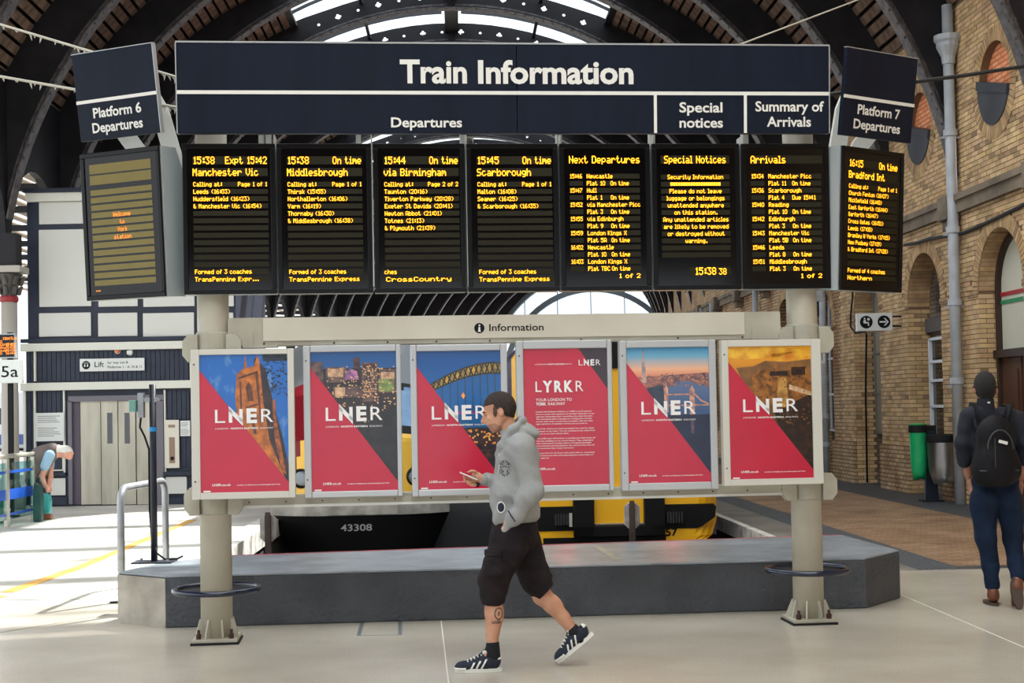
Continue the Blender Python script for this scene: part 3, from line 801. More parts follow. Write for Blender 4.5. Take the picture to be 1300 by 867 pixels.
htext('small_lettering', [('Departures', 488, 577, 162, 12*S_, .022), ('Special', 855, 911, 142.5, 12.5*S_, .022), ('notices', 855, 911.5, 161.5, 12.5*S_, .022),
      ('Summary of', 954, 1044, 141, 12.5*S_, .022), ('Arrivals', 969, 1027, 160, 12.5*S_, .022)], hd)
for px in (330, 340, 454, 585, 708, 946):
    pass
# wing platform signs
def wing_sign(px, py0, py1, near_left, wd, th, label, words, Z):
    ang = math.radians(th); P = atY(px, py1, Z); ztop = atY(px, py0, Z).z; zb = atY(px, py1, Z).z; H = ztop-zb
    t = thing('platform_sign', label, 'sign', (P.x, P.y, zb), ang, tilt=math.radians(8.5))
    x0, x1 = (0, wd) if near_left else (-wd, 0)
    m = MB(); m.box(x0, x1, 0, .035, 0, H); m.build('sign_panel', navy, t, bevel=.004)
    m = MB(); m.box(x0-.003, x1+.003, -.001, .036, H, H+.006); m.build('top_trim', edge, t)
    if not near_left: m = MB(); m.box(x1, x1+.006, -.002, .037, 0, H); m.build('side_trim', edge, t)
    m = MB(); zl = H*.448; m.box(x0, x1, -.004, 0, zl-.012, zl+.012); m.build('white_rule', lett, t)
    m = MB()
    for s_, u0, u1, v in words: text(m, s_, x0+(x1-x0)*u0, x0+(x1-x0)*u1, H*v, .070, -.005, .024)
    m.build('lettering', lett, t)
    return t
wing_sign(204, 57, 168, False, .735, -25, 'tilted navy sign reading Platform 6 Departures at the left end', [('Platform 6', .20, .80, .255), ('Departures', .17, .80, .085)], 10.15)
wing_sign(1067, 62, 171, True, .76, 33, 'tilted navy sign reading Platform 7 Departures at the right end', [('Platform 7', .20, .80, .265), ('Departures', .16, .82, .095)], 10.50)

# ---- departure displays
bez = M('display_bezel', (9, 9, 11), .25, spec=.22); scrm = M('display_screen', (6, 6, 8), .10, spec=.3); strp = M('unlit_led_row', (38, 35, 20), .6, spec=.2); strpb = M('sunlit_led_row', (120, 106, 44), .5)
cas = M('display_casing', (168, 176, 178), .4, .2); ledm = M('amber_led', (255, 160, 26), .5, emit=1.75); ledd = M('dim_amber_led', (235, 128, 30), .5, emit=.9)
DX, DZ = .66, .80; LX, LZ = 1.05, 1.34
def display(parent, W, H, U, V, content, bright=False, ledmat=None, xo=0.0):
    """W,H metres; U,V the display's pixel size in the photo, content in those pixels from its top left"""
    su, sv = W/U, H/V; X = lambda u: xo+u*su; Zf = lambda v: H-v*sv
    m = MB(); m.box(xo, xo+W, 0, .16, 0, H); m.build('casing', cas if bright else cas, parent, bevel=.006)
    m = MB(); b = .035
    for q in ((xo, xo+W, 0, b), (xo, xo+W, H-b, H), (xo, xo+b, b, H-b), (xo+W-b, xo+W, b, H-b)): m.box(q[0], q[1], -.02, .0, q[2], q[3])
    m.build('bezel', bez, parent, bevel=.004)
    m = MB(); m.box(xo+b, xo+W-b, -.012, .0, b, H-b); m.build('screen', scrm, parent)
    rows = MB()
    for (u0, u1, vc, h) in content['rows']: rows.frect(X(u0), X(u1), Zf(vc+h/2), Zf(vc-h/2), -.0135)
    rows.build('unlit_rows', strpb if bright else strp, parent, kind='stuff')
    tx = MB()
    for it in content['text']:
        s_, u, v, kind, al = it[:5]
        dx, dz = {'s': (DX, DZ), 'l': (LX, LZ), 'w': (.86, .80), 'm': (.8, 1.15)}[kind]
        if len(it) > 5: dx *= it[5]
        led(tx, s_, X(u), Zf(v), dx*su, dz*sv, -.015, align=al)
    tx.build('led_text', ledmat or ledm, parent, kind='stuff')
def dep(time, status, place, page, stops, foot, op, kind='w', fx=1.0, n=14):
    rows = [(13, 108, 21, 10), (13, 108, 36, 10)]+[(13, 108, 51.2+9.2*i, 6) for i in range(n)]
    tx = [(time, 13.5, 21, 'l', 'l'), (status, 107, 21, 'l', 'r', .93), (place, 13, 36, 'l', 'l'), ('Calling at:', 13.5, 51.2, 's', 'l'), (page, 107, 51.2, 's', 'r')]
    for i, s_ in enumerate(stops): tx.append((s_, 13.5, 60.4+9.2*i, 's', 'l'))
    tx.append((foot, 14 if foot[0] == 'F' else 12, 161.6, 's', 'l', 1.03)); tx.append((op, 14, 171, kind, 'l', fx))
    return dict(rows=rows, text=tx)
def tab(title, items, foot):
    rows = [(13, 103, 20, 10)] if title == 'Arrivals' else []
    tx = [(title, 12, 20, 'l', 'l', .98)]
    for i, (t_, a, b, c_) in enumerate(items):
        v = 41+17.95*i
        rows += [(12, 29, v, 6), (33.5, 101, v, 6), (12, 29, v+9, 6), (33.5, 101, v+9, 6)]
        tx += [(t_, 12.5, v, 's', 'l', .9), (a, 34, v, 's', 'l', .97), (b, 34, v+9, 's', 'l', .97), (c_, 64, v+9, 's', 'l', .95)]
    tx.append((foot, 100, 167, 'w', 'r', 1.1))
    return dict(rows=rows, text=tx)
C_ = {}
C_[0] = dep('15:38', 'Expt 15:42', 'Manchester Vic', 'Page 1 of 1', ['Leeds (16:03)', 'Huddersfield (16:23)', '& Manchester Vic (16:54)'], 'Formed of 3 coaches', 'TransPennine Expr...', fx=.86)
C_[1] = dep('15:38', 'On time', 'Middlesbrough', 'Page 1 of 1', ['Thirsk (15:55)', 'Northallerton (16:06)', 'Yarm (16:19)', 'Thornaby (16:30)', '& Middlesbrough (16:38)'], 'Formed of 3 coaches', 'TransPennine Express', fx=.9)
C_[2] = dep('15:44', 'On time', 'via Birmingham', 'Page 2 of 2', ['Taunton (20:16)', 'Tiverton Parkway (20:28)', 'Exeter St Davids (20:41)', 'Newton Abbot (21:01)', 'Totnes (21:13)', '& Plymouth (21:39)'], 'ches', 'CrossCountry', fx=1.35)
C_[3] = dep('15:45', 'On time', 'Scarborough', 'Page 1 of 1', ['Malton (16:08)', 'Seamer (16:25)', '& Scarborough (16:35)'], 'Formed of 3 coaches', 'TransPennine Express', fx=.9)
ot = 'On time'
C_[4] = tab('Next Departures', [('15:46', 'Newcastle', 'Plat 10', ot), ('15:47', 'Hull', 'Plat 1', ot), ('15:52', 'via Manchester Picc', 'Plat 3', ot), ('15:55', 'via Edinburgh', 'Plat 9', ot), ('15:59', 'London Kings X', 'Plat 5A', ot), ('16:02', 'Newcastle', 'Plat 10', ot), ('16:03', 'London Kings X', 'Plat TBC', ot)], '1 of 2')
C_[6] = tab('Arrivals', [('15:34', 'Manchester Picc', 'Plat 11', ot), ('15:36', 'Scarborough', 'Plat 4', 'Due 15:41'), ('15:40', 'Reading', 'Plat 10', ot), ('15:42', 'Edinburgh', 'Plat 3', ot), ('15:43', 'Manchester Vic', 'Plat 5B', ot), ('15:46', 'Leeds', 'Plat 8', ot), ('15:51', 'Middlesbrough', 'Plat 3', ot)], '1 of 2')
sn = ['Security Information', '********************', 'Please do not leave', 'luggage or belongings', 'unattended anywhere', 'on this station.', 'Any unattended articles', 'are likely to be removed', 'or destroyed without', 'warning.']
C_[5] = dict(rows=[(11, 98, 20, 10), (45, 98, 161, 10)]+[(11, 98, 42+8.95*i, 6) for i in range(12)],
             text=[('Special Notices', 54.5, 20, 'l', 'c', .92)]+[(s_, 54.5, 42+8.95*i, 's', 'c', .97) for i, s_ in enumerate(sn)]+[('15:38', 52, 161, 'l', 'l', .98), ('38', 82.5, 161.6, 'm', 'l', 1.08)])
dl = [('manchester', 'first departure screen from the left listing Manchester Vic at 15:38'), ('', 'departure screen listing Middlesbrough at 15:38'), ('', 'departure screen listing Birmingham at 15:44'), ('', 'departure screen listing Scarborough at 15:45'),
      ('', 'Next Departures screen listing seven trains from Newcastle down'), ('', 'Special Notices screen with unattended luggage message and clock'), ('', 'Arrivals summary screen hanging at the right of the row')]
for i, (pa, pb) in enumerate(((233, 350.5), (352.5, 472.5), (475, 590.5), (593, 708.5), (711, 825), (828, 938.5), (941, 1052))):
    f_ = (pa-233)/819; pt = 183.5; pbm = 373.5-8*f_
    e = -.16; a0, a1, z0, z1 = rect(pa, pt, pb, pbm, e)
    t = thing('departure_display', dl[i][1], 'display', bw(a0, e, z0), BE, 'departure screens in the front row', tilt=math.radians(1.2))
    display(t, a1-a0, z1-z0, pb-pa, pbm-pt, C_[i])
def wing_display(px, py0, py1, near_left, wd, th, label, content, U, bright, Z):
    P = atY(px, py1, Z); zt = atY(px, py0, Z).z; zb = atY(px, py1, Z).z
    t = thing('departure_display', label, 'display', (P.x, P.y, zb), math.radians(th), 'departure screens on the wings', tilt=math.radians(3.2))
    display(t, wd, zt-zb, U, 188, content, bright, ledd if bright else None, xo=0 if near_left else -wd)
    H = zt-zb; m = MB(); x = 0 if near_left else 0
    sg = -1 if near_left else 1
    m.prism([(0, .03), (.10, 0), (.10, H), (0, H)][::1], 0, 0) if False else None
    m.prism([(.0, 0.0), (.20, .0), (.26, .12), (.26, H-.22), (.16, H), (.0, H)], sg*.001 if sg > 0 else -.012, .012 if sg > 0 else -.001, 'x'); m.build('side_plate', cas, t)
    m = MB(); m.box(-.06 if sg > 0 else -wd*0+.06, .0-.02 if sg > 0 else wd-.06, .16, .26, .12, H-.22)
    if sg > 0: m = MB(); m.box(-wd+.05, 0, .16, .26, .12, H-.22)
    else: m = MB(); m.box(0, wd-.05, .16, .26, .12, H-.22)
    m.build('rear_casing', cas, t)
CL = dict(rows=[(13, 105, 21, 12), (13, 105, 35, 12)]+[(13, 105, 51+9.6*i, 7) for i in range(13)],
          text=[('Welcome', 59, 80.5, 's', 'c', 1), ('to', 59, 90, 's', 'c', 1), ('York', 59, 99.5, 's', 'c', 1), ('station', 59, 109, 's', 'c', 1), ('...', 14, 174, 's', 'l', 1)])
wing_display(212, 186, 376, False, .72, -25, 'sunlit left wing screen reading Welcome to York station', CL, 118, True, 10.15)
CR = dep('16:15', 'On time', 'Bradford Int', 'Page 1 of 1', ['Church Fenton (16:27)', 'Micklefield (16:40)', 'East Garforth (16:44)', 'Garforth (16:47)', 'Cross Gates (16:51)', 'Leeds (17:00)', 'Bramley W Yorks (17:15)', 'New Pudsey (17:19)', '& Bradford Int (17:28)'], 'Formed of 4 coaches', 'Northern', fx=1.15)
wing_display(1064.5, 186, 368, True, .69, 35, 'right wing departure screen listing Bradford at 16:15', CR, 120, False, 10.55)

# curved white arms behind the wings, and the hidden support frame
def arm_plate(t, pts, wd, th, mat):
    m = MB(); n = len(pts); up = []; dn = []
    for i, p in enumerate(pts):
        a = Vector(pts[max(0, i-1)]); b = Vector(pts[min(n-1, i+1)]); d = (b-a).normalized(); q = Vector((-d.y, d.x))*wd/2
        up.append((p[0]+q.x, p[1]+q.y)); dn.append((p[0]-q.x, p[1]-q.y))
    for i in range(n-1): m.prism([up[i], up[i+1], dn[i+1], dn[i]], E1-th/2, E1+th/2)
    return m.build('curved_plate', mat, t)
sup = thing('support_frame', 'white steel frame with curved arms behind the departure screens', 'frame', bw(0, .0, 0), BE)
E1 = .42
def bpl(pts, e=E1): return [bp(x, y, e) for x, y in pts]
arm_plate(sup, bpl([(236, 330), (229, 250), (219, 195), (203, 140), (176, 95), (150, 75)]), .13, .05, whitep)
arm_plate(sup, bpl([(240, 290), (205, 230), (172, 188), (155, 165), (146, 140)]), .13, .05, whitep)
arm_plate(sup, bpl([(1054, 330), (1056, 250), (1062, 195), (1071, 140), (1090, 95), (1110, 75)]), .13, .05, whitep)
arm_plate(sup, bpl([(1050, 290), (1072, 225), (1092, 185), (1112, 160), (1120, 140)]), .13, .05, whitep)
m = MB()
za = bp(640, 262, .05)[1]; m.box(-.32, colB+.32, .02, .10, za-.05, za+.05)
zb_ = bp(640, 120, .05)[1]; m.box(-.25, colB+.25, .0, .08, zb_-.05, zb_+.05); m.build('cross_beam', whitep, sup)
for px in (351, 473, 591.5, 710, 826.5, 939.7):
    a = bp(px, 270, -.02)[0]; m = MB(); m.box(a-.0055, a+.0055, -.172, .02, bp(px, 366, -.02)[1], bp(px, 176, -.02)[1]); m.build('hanger_strip', whitep, sup)
for px in (332, 341, 455, 587, 709, 827, 945):
    a = bp(px, 176, -.05)[0]; zz = bp(px, 176, -.05)[1]; m = MB(); m.box(a-.018, a+.018, -.1, .0, zz-.14, zz+.14); m.build('hanger_bracket', whitep, sup)

# information beam
a0, a1, z0, z1 = rect(289, 402, 991, 436, -.08)
z0 = bp(640, 435, -.08)[1]; z1 = bp(640, 399.5, -.08)[1]
ib = thing('information_beam', 'long cream beam reading Information above the six poster cases', 'beam', bw(0, 0, z0), BE)
H = z1-z0
m = MB(); m.box(a0, a1, -.08, .06, 0, H); m.build('beam', aged, ib, bevel=.004)
b0, b1 = bp(334, 415, -.08)[0], bp(945, 412, -.08)[0]
m = MB(); m.box(b0, b1, -.092, -.08, .035, H-.004); m.build('face_panel', M('beam_face', (212, 206, 192), .42, c2=(200, 193, 178), ns=1.5), ib, bevel=.002)
m = MB(); zz = H*.42; text(m, 'Information', bp(621, 414, -.09)[0], bp(690, 414, -.09)[0], zz, 9.0*S_, -.0935, .012); 
cx_ = bp(608.5, 416, -.09)[0]; m.disc(cx_, zz+.022, 6.6*S_, -.0935); m.build('black_lettering', letb, ib)
m = MB(); m.frect(cx_-.007, cx_+.007, zz, zz+.030, -.0945); m.frect(cx_-.012, cx_+.012, zz-.004, zz+.002, -.0945); m.disc(cx_+.001, zz+.042, .007, -.0945); m.build('white_letter', lett, ib)
m = MB()
for px in (335, 424, 492, 554, 622, 738, 861, 943): 
    a = bp(px, 433, -.09)[0]; m.cyl((a, -.086, .016), (a, -.078, .016), .007, 8)
m.build('rivets', bolt, ib, kind='stuff')
m = MB(); m.box(bp(308, 437, -.1)[0], bp(352, 437, -.1)[0], -.11, .0, -.012, .004); m.box(a0, a0+.18, -.088, -.08, 0, .10); m.box(a1-.22, a1, -.088, -.08, 0, .10); m.build('end_plate', aged, ib)
# lower rail
zr1 = bp(640, 624, -.08)[1]; zr0 = bp(640, 636, -.08)[1]
lr = thing('poster_rail', 'cream lower rail carrying the poster cases between the columns', 'rail', bw(0, 0, zr0), BE)
m = MB(); m.box(.11, colB-.11, -.08, .05, 0, zr1-zr0+.01); m.build('rail_beam', aged, lr, bevel=.004)
m = MB(); m.box(.11, colB-.11, -.088, -.08, -.006, .05*0+.012); m.build('rail_lip', whitep, lr)
m = MB()
for i in range(16): m.cyl((.25+i*.262, -.084, .035), (.25+i*.262, -.079, .035), .006, 8)
m.build('rail_screws', bolt, lr, kind='stuff')
zx = 2.02
for a in (.9, 1.65, 2.42, 3.15, 3.9):
    m = MB(); m.box(a-.012, a+.012, .0, .03, 0, 1.2*0+.06); m.build('rail_clip', aged, lr)
# ------------------------------------------------------------------ poster cases and their printed posters
casef = M('silver_case_frame', (186, 188, 190), .35, .35); casec = M('cream_case_frame', (208, 206, 196), .4)
red = M('poster_red', (200, 28, 62), .22, c2=(190, 24, 58), ns=2, spec=.5); redd = M('poster_dark_corner', (52, 34, 44), .2)
pw = M('poster_white', (240, 238, 238), .25); thin = .016
def PM(name, c, c2, ns, **k): return M('print_'+name, c, .22, c2=c2, ns=ns, **k)
def gradmat(name, stops):
    n_ = 'print_'+name
    m = bpy.data.materials.new(n_); m.use_nodes = True; nt = m.node_tree; N = nt.nodes; L = nt.links; b = N['Principled BSDF']; b.inputs['Roughness'].default_value = .22
    tc = N.new('ShaderNodeTexCoord'); sx = N.new('ShaderNodeSeparateXYZ'); L.new(tc.outputs['Object'], sx.inputs[0])
    cr = N.new('ShaderNodeValToRGB'); L.new(sx.outputs['Z'], cr.inputs[0])
    while len(cr.color_ramp.elements) < len(stops): cr.color_ramp.elements.new(.5)
    for e, (p, c) in zip(cr.color_ramp.elements, stops): e.position = p; e.color = lin(c)
    L.new(cr.outputs[0], b.inputs['Base Color']); return m
def pts(L_, W, H): return [(x*W, (1-y)*H) for x, y in L_]
def lner(pr, W, H, x0, x1, yb, cap, big=True, word='LNER'):
    """wordmark: light L and R, heavy N and E"""
    wd = x1-x0
    spans = {'LNER': [('L', 0, .175, .0), ('N', .235, .475, 1), ('E', .54, .72, 2), ('R', .79, 1.0, .0)], 'LYRKR': [('L', 0, .13, 0), ('Y', .15, .35, 2), ('R', .39, .56, 2), ('K', .60, .78, 2), ('R', .84, 1.0, 0)]}[word]
    for ch, u0, u1, kd in spans:
        m = MB(); X0, X1 = (x0+wd*u0)*W, (x0+wd*u1)*W; zb = (1-yb)*H; c = cap*H
        if ch == 'N':     # heavy N with long diagonal
            t_ = (X1-X0)*.25; y = -.0022
            m.flat([(X0, zb-.0*c), (X0+t_, zb), (X0+t_, zb+c*.9), (X0, zb+c*1.12)], y)
            m.flat([(X0, zb+c*1.25), (X0, zb+c*.82), (X1, zb-c*.25), (X1, zb+c*.18)], y)
            m.flat([(X1-t_, zb+c*.1), (X1, zb), (X1, zb+c), (X1-t_, zb+c)], y)
        else: text(m, ch, X0, X1, zb, c, -.0022, .045 if kd == 2 else .0)
        m.build('logo_letter', pw, pr)
def tiny(m, W, H, x0, x1, yb, cap, words, bo=.0): text(m, words, x0*W, x1*W, (1-yb)*H, cap*H, -.0022, bo)
def poster(idx, fo, fi, e, frame, label, art, kind=1):
    a0, a1, z0, z1 = rect(*fo, e); c0, c1, y0, y1 = rect(*fi, e)
    t = thing('poster_case', label, 'poster', bw(a0, e, z0), BE, 'poster cases below the board')
    W, H = a1-a0, z1-z0; x0, x1, w0, w1 = c0-a0, c1-a0, y0-z0, y1-z0
    m = MB(); m.box(0, W, .02, .06, 0, H); m.build('back_box', frame, t)
    for q in ((0, x0, 0, H), (x1, W, 0, H), (x0, x1, 0, w0), (x0, x1, w1, H)):
        m = MB(); m.box(q[0], q[1], -.015, .02, q[2], q[3]); m.build('frame_rail', frame, t, bevel=.006 if frame is casef else .003)
    for z in (.12*H, .90*H):
        m = MB(); m.cyl((x0*.4, -.019, z), (x0*.4, -.014, z), .006, 10); m.build('lock', bolt, t)
    pw_, ph = x1-x0, w1-w0
    m = MB(); m.frect(0, 1, 0, 1, 0)
    sheet = MB(); sheet.box(0, pw_, .004, .018, 0, ph)
    bgm, layers = art
    pr = sheet.build('printed_sheet', pw, t, loc=(x0, 0, w0))
    q = MB(); q.frect(0, 1, 0, 1, .0); bgo = q.build('picture_ground', bgm, pr); bgo.scale = (pw_, 1, ph); bgo.location = (0, .0035, 0)
    y = .003
    for nm, mat_, polys in layers:
        q = MB()
        for P in polys: q.flat(pts(P, pw_, ph), y)
        q.build(nm, mat_, pr, kind='stuff' if len(polys) > 1 else None); y -= .0004
    return t, pr, pw_, ph
TRI = ('red_print', red, [[(0, .11), (1, .94), (1, 1), (0, 1)]])
def brand(pr, W, H):
    m = MB(); lner(pr, W, H, .17, .83, .495, .098)
    tiny(m, W, H, .17, .32, .543, .012, 'LONDON'); tiny(m, W, H, .345, .655, .543, .012, 'NORTH EASTERN', .03); tiny(m, W, H, .68, .83, .543, .012, 'RAILWAY')
    tiny(m, W, H, .13, .34, .953, .016, 'LNER.co.uk', .02); tiny(m, W, H, .41, .90, .953, .008, 'London to Edinburgh via Newcastle and York', .02)
    m.build('small_lettering', pw, pr, kind='stuff')
    m = MB(); m.frect(.03*W, .11*W, .004*H, .014*H, -.0022); m.build('small_label', pw, pr)
R = random.Random(11)
def rects(n, x0, x1, y0, y1, w, h): return [[(a, b), (a+w*R.uniform(.4, 1), b), (a+w*R.uniform(.4, 1), b+h), (a, b+h)] for a, b in [(R.uniform(x0, x1-w), R.uniform(y0, y1-h)) for _ in range(n)]]
# 1 minster tower
def pm_box(a, b, c, d): return [(a, b), (c, b), (c, d), (a, d)]
def clipx(P): return [(min(1, max(0, x)), min(1, max(0, y))) for x, y in P]
art1 = (PM('blue_sky', (22, 104, 190), (120, 170, 214), 7, lo=.55, hi=.8), [
    ('dark_tower_side', PM('tower_shade', (66, 40, 40), (30, 26, 34), 14), [[(.62, .02), (.74, .10), (.86, .42), (.93, .60), (1, .82), (1, .97), (.60, .7)]]),
    ('lit_tower', PM('tower_stone', (214, 122, 44), (140, 74, 34), 16), [[(.42, .14), (.50, .10), (.52, 0), (.54, .10), (.62, .08), (.66, -0), (.68, .06), (.72, .35), (.78, .62), (.97, .93), (.60, .75), (.42, .52), (.40, .30)]]),
    ('tower_windows', PM('tower_window', (74, 40, 28), (110, 60, 30), 20), [[(.52, .24), (.555, .20), (.59, .24), (.61, .34), (.54, .34)], [(.45, .2), (.47, .2), (.48, .46), (.46, .46)], [(.63, .13), (.66, .13), (.70, .5), (.68, .5)], [(.52, .38), (.66, .36), (.66, .372), (.52, .392)], [(.44, .165), (.66, .12), (.66, .135), (.44, .18)], [(.56, .44), (.60, .43), (.64, .58), (.61, .58)]]),
    ('lit_buttress', PM('buttress', (196, 104, 40), (90, 50, 34), 24), [[(.82, .34), (.85, .33), (.87, .5), (.97, .88), (.92, .86), (.84, .6)]]),
    ('branches', PM('branches', (34, 34, 40), (24, 40, 62), 30), [clipx([(x+dx*.5, y), (x+dx, y+.004), (x+dx*.7, y+dy)]) for x, y, dx, dy in [(R.uniform(.66, .94), R.uniform(.0, .30)*1.0, R.uniform(.03, .09), R.uniform(.006, .02)) for _ in range(110)]]+[pm_box(.72, 0, 1, .05)]),
    TRI])
t, pr, W, H = poster(1, (243, 443, 374, 633), (254, 450, 366, 624.5), -.20, casec, 'leftmost poster, railway advert with orange lit minster tower on blue sky', art1); brand(pr, W, H)
# 2 city at dusk
lights = PM('city_lights', (250, 214, 150), (236, 160, 110), 30)
art2 = (PM('dusk_city', (28, 30, 40), (60, 44, 44), 14), [
    ('evening_sky', gradmat('evening_sky', [(0, (60, 120, 170)), (1, (22, 84, 150))]), [pm_box(0, 0, 1, .12)]),
    ('buildings', PM('city_blocks', (120, 92, 84), (64, 52, 60), 18), [[(0, .07), (.14, .07), (.16, .3), (0, .3)], pm_box(.18, .11, .42, .22), pm_box(.26, .25, .62, .33), pm_box(.60, .08, .78, .36), pm_box(.80, .13, 1, .30)]),
    ('purple_hall', PM('purple_hall', (206, 130, 180), (120, 80, 130), 16), [[(.42, .14), (.46, .12), (.54, .14), (.56, .20), (.40, .20)]]),
    ('tower_block', PM('tower_block', (48, 36, 40), (96, 60, 54), 30), [pm_box(.50, .045, .575, .12), pm_box(.61, .09, .77, .12)]),
    ('lit_fronts', PM('lit_fronts', (232, 190, 150), (150, 110, 90), 22), [pm_box(.28, .255, .40, .32), pm_box(.20, .12, .38, .18), pm_box(.82, .15, .98, .2)]),
    ('green_front', PM('green_front', (150, 170, 90), (90, 110, 70), 20), [pm_box(.79, .20, .97, .29)]),
    ('window_lights', lights, rects(150, .18, 1, .10, .40, .022, .007)+rects(70, .60, .78, .09, .34, .018, .008)+rects(30, .6, .98, .4, .62, .02, .008)),
    ('dark_streets', PM('dark_streets', (24, 26, 32), (44, 40, 44), 12), [[(.74, .46), (1, .40), (1, .93), (.55, .58)]]),
    TRI])
t, pr, W, H = poster(2, (386, 438, 510, 631), (395, 446.5, 504, 623), -.12, casef, 'second poster, railway advert with lit city buildings at dusk', art2); brand(pr, W, H)
# 3 arch bridge
def arcpts(x0, x1, yt, ye, n, off=0): return [(x0+(x1-x0)*i/n, ye-(ye-yt)*math.sin(PI*(.08+.46*i/n))/math.sin(PI*.54)+off) for i in range(n+1)]
up_, lo_ = arcpts(.10, 1.0, .09, .32, 14), arcpts(.10, 1.0, .165, .36, 14)
art3 = (gradmat('bridge_sky', [(0, (60, 50, 60)), (.42, (20, 90, 140)), (.6, (14, 100, 170)), (1, (10, 78, 150))]), [
    ('bridge_arch', PM('bridge_lit', (206, 160, 60), (110, 90, 50), 20), [[up_[i], up_[i+1], lo_[i+1], lo_[i]] for i in range(14)]),
    ('bridge_lattice', PM('bridge_iron', (34, 44, 40), (60, 60, 44), 20), [[(up_[i][0], up_[i][1]), (up_[i][0]+.02, up_[i][1]), (lo_[i+1][0], lo_[i+1][1]), (lo_[i+1][0]-.02, lo_[i+1][1])] for i in range(14)]+[[(lo_[i][0], lo_[i][1]), (lo_[i][0]+.02, lo_[i][1]), (up_[i+1][0], up_[i+1][1]), (up_[i+1][0]-.02, up_[i+1][1])] for i in range(0, 14)]+
        [[(a[0], a[1]-.005), (b[0], b[1]-.005), (b[0], b[1]+.006), (a[0], a[1]+.006)] for L_ in (up_, lo_) for a, b in zip(L_, L_[1:])]+
        [pm_box(x, lo_[int((x-.1)/.9*14)][1], x+.008, .46) for x in (.30, .39, .48, .57, .66, .75, .84, .93)]),
    ('bridge_deck', PM('deck', (190, 90, 170), (90, 60, 120), 20), [pm_box(.3, .44, 1, .46)]),
    ('quayside', PM('quay', (70, 46, 44), (34, 32, 42), 18), [pm_box(.5, .56, 1, .72)]),
    ('quay_lights', PM('quay_light', (252, 196, 96), (240, 130, 60), 30), rects(40, .55, 1, .57, .70, .03, .012)+[[(.55, .30), (.575, .325), (.55, .35), (.525, .325)], pm_box(.84, .74, .97, .80)]),
    ('water', PM('night_water', (40, 36, 42), (150, 84, 34), 9, lo=.55, hi=.75), [[(.72, .72), (1, .72), (1, .93)]]),
    TRI])
t, pr, W, H = poster(3, (522, 437, 645, 629), (530, 445.5, 636.5, 620.5), -.12, casef, 'third poster, railway advert with arch bridge, behind the walking man', art3); brand(pr, W, H)
# 4 text poster
art4 = (red, [('dark_corner', redd, [[(.66, 0), (1, 0), (1, .30)]])])
t, pr, W, H = poster(4, (656.5, 432, 778, 624), (665.5, 442.5, 772, 615.5), -.12, casef, 'fourth poster, all red with small white text and dark top corner', art4)
m = MB(); lner(pr, W, H, .66, .92, .125, .042); lner(pr, W, H, .14, .71, .315, .078, word='LYRKR')
tiny(m, W, H, .14, .28, .118, .009, 'LONDON'); tiny(m, W, H, .29, .49, .118, .009, 'NORTH EASTERN', .03); tiny(m, W, H, .5, .58, .118, .009, 'RAILWAY')
tiny(m, W, H, .14, .57, .384, .021, 'YOUR LONDON TO', .006); tiny(m, W, H, .14, .265, .414, .021, 'YORK', .04); tiny(m, W, H, .285, .49, .414, .021, 'RAILWAY', .006)
body = ['London North Eastern Railway, or LNER as you\'ll come to', 'know it, is your new operator for the East Coast line. A new', 'operator but pretty much everything else stays the same.', 'The same great team of people are running your services', 'on the same trains, to the same timetable, with the same', 'high standards of customer service you are used to.', '',
        'All of the tickets you have purchased are valid for dates', 'indicated on the ticket. You can continue to buy tickets from', 'us just as you have always done.', '', 'The LNER team will continue to develop your East Coast rail', 'services, building on our proud history. They understand', 'that commitment includes delivery of ongoing timetable', 'improvements and launching the new Azuma trains that will', 'revolutionise East Coast rail travel.', '', 'We are here for all of you who travel with us, connecting', 'local towns and cities and supporting the communities we', 'are part of.']
for i, s_ in enumerate(body):
    if s_: tiny(m, W, H, .14, .14+.70*min(1, len(s_)/58), .466+i*.0178, .0095, s_, .012)
tiny(m, W, H, .14, .36, .887, .016, 'LNER.co.uk', .02)
m.build('small_lettering', pw, pr, kind='stuff')
# 5 river city with bridge
art5 = (gradmat('river_dawn', [(0, (16, 30, 60)), (.45, (30, 74, 120)), (.74, (90, 110, 150)), (.79, (226, 140, 110)), (.84, (240, 180, 140)), (.93, (110, 170, 200)), (1, (50, 140, 190))]), [
    ('city_bank', PM('city_bank', (176, 112, 96), (70, 62, 76), 20), [[(.05, .22), (1, .19), (1, .30), (.75, .25), (.62, .25), (.45, .32), (.40, .42), (.2, .40)]]),
    ('glass_spire', PM('spire', (206, 170, 160), (90, 110, 130), 12), [[(.195, .01), (.205, .01), (.25, .26), (.18, .26)]]),
    ('tower_dots', PM('tower_dots', (220, 150, 120), (110, 80, 90), 26), rects(110, .1, 1, .19, .29, .03, .012)),
    ('river_dark', PM('river_dark', (22, 40, 74), (16, 28, 56), 6), [[(.45, .5), (1, .5), (1, .94)]]),
    ('river_bridge', PM('river_bridge', (232, 172, 140), (150, 110, 110), 24), [pm_box(.45, .30, .50, .48), pm_box(.76, .31, .82, .50), pm_box(.48, .345, .80, .355), pm_box(.40, .425, 1, .435), [(.455, .30), (.475, .27), (.495, .30)], [(.77, .31), (.79, .28), (.81, .31)],
        [(.82, .34), (.9, .39), (1, .42), (1, .43), (.9, .405), (.82, .355)], [(.45, .34), (.38, .39), (.30, .42), (.30, .43), (.39, .40), (.45, .355)]]),
    ('bridge_reflection', PM('bridge_reflection', (120, 84, 88), (60, 60, 84), 20), [pm_box(.77, .54, .81, .64)]),
    ('bank_shadow', PM('bank_shadow', (30, 44, 66), (50, 60, 80), 20), [[(.24, .30), (.44, .28), (.46, .44), (.34, .42)]]),
    TRI])
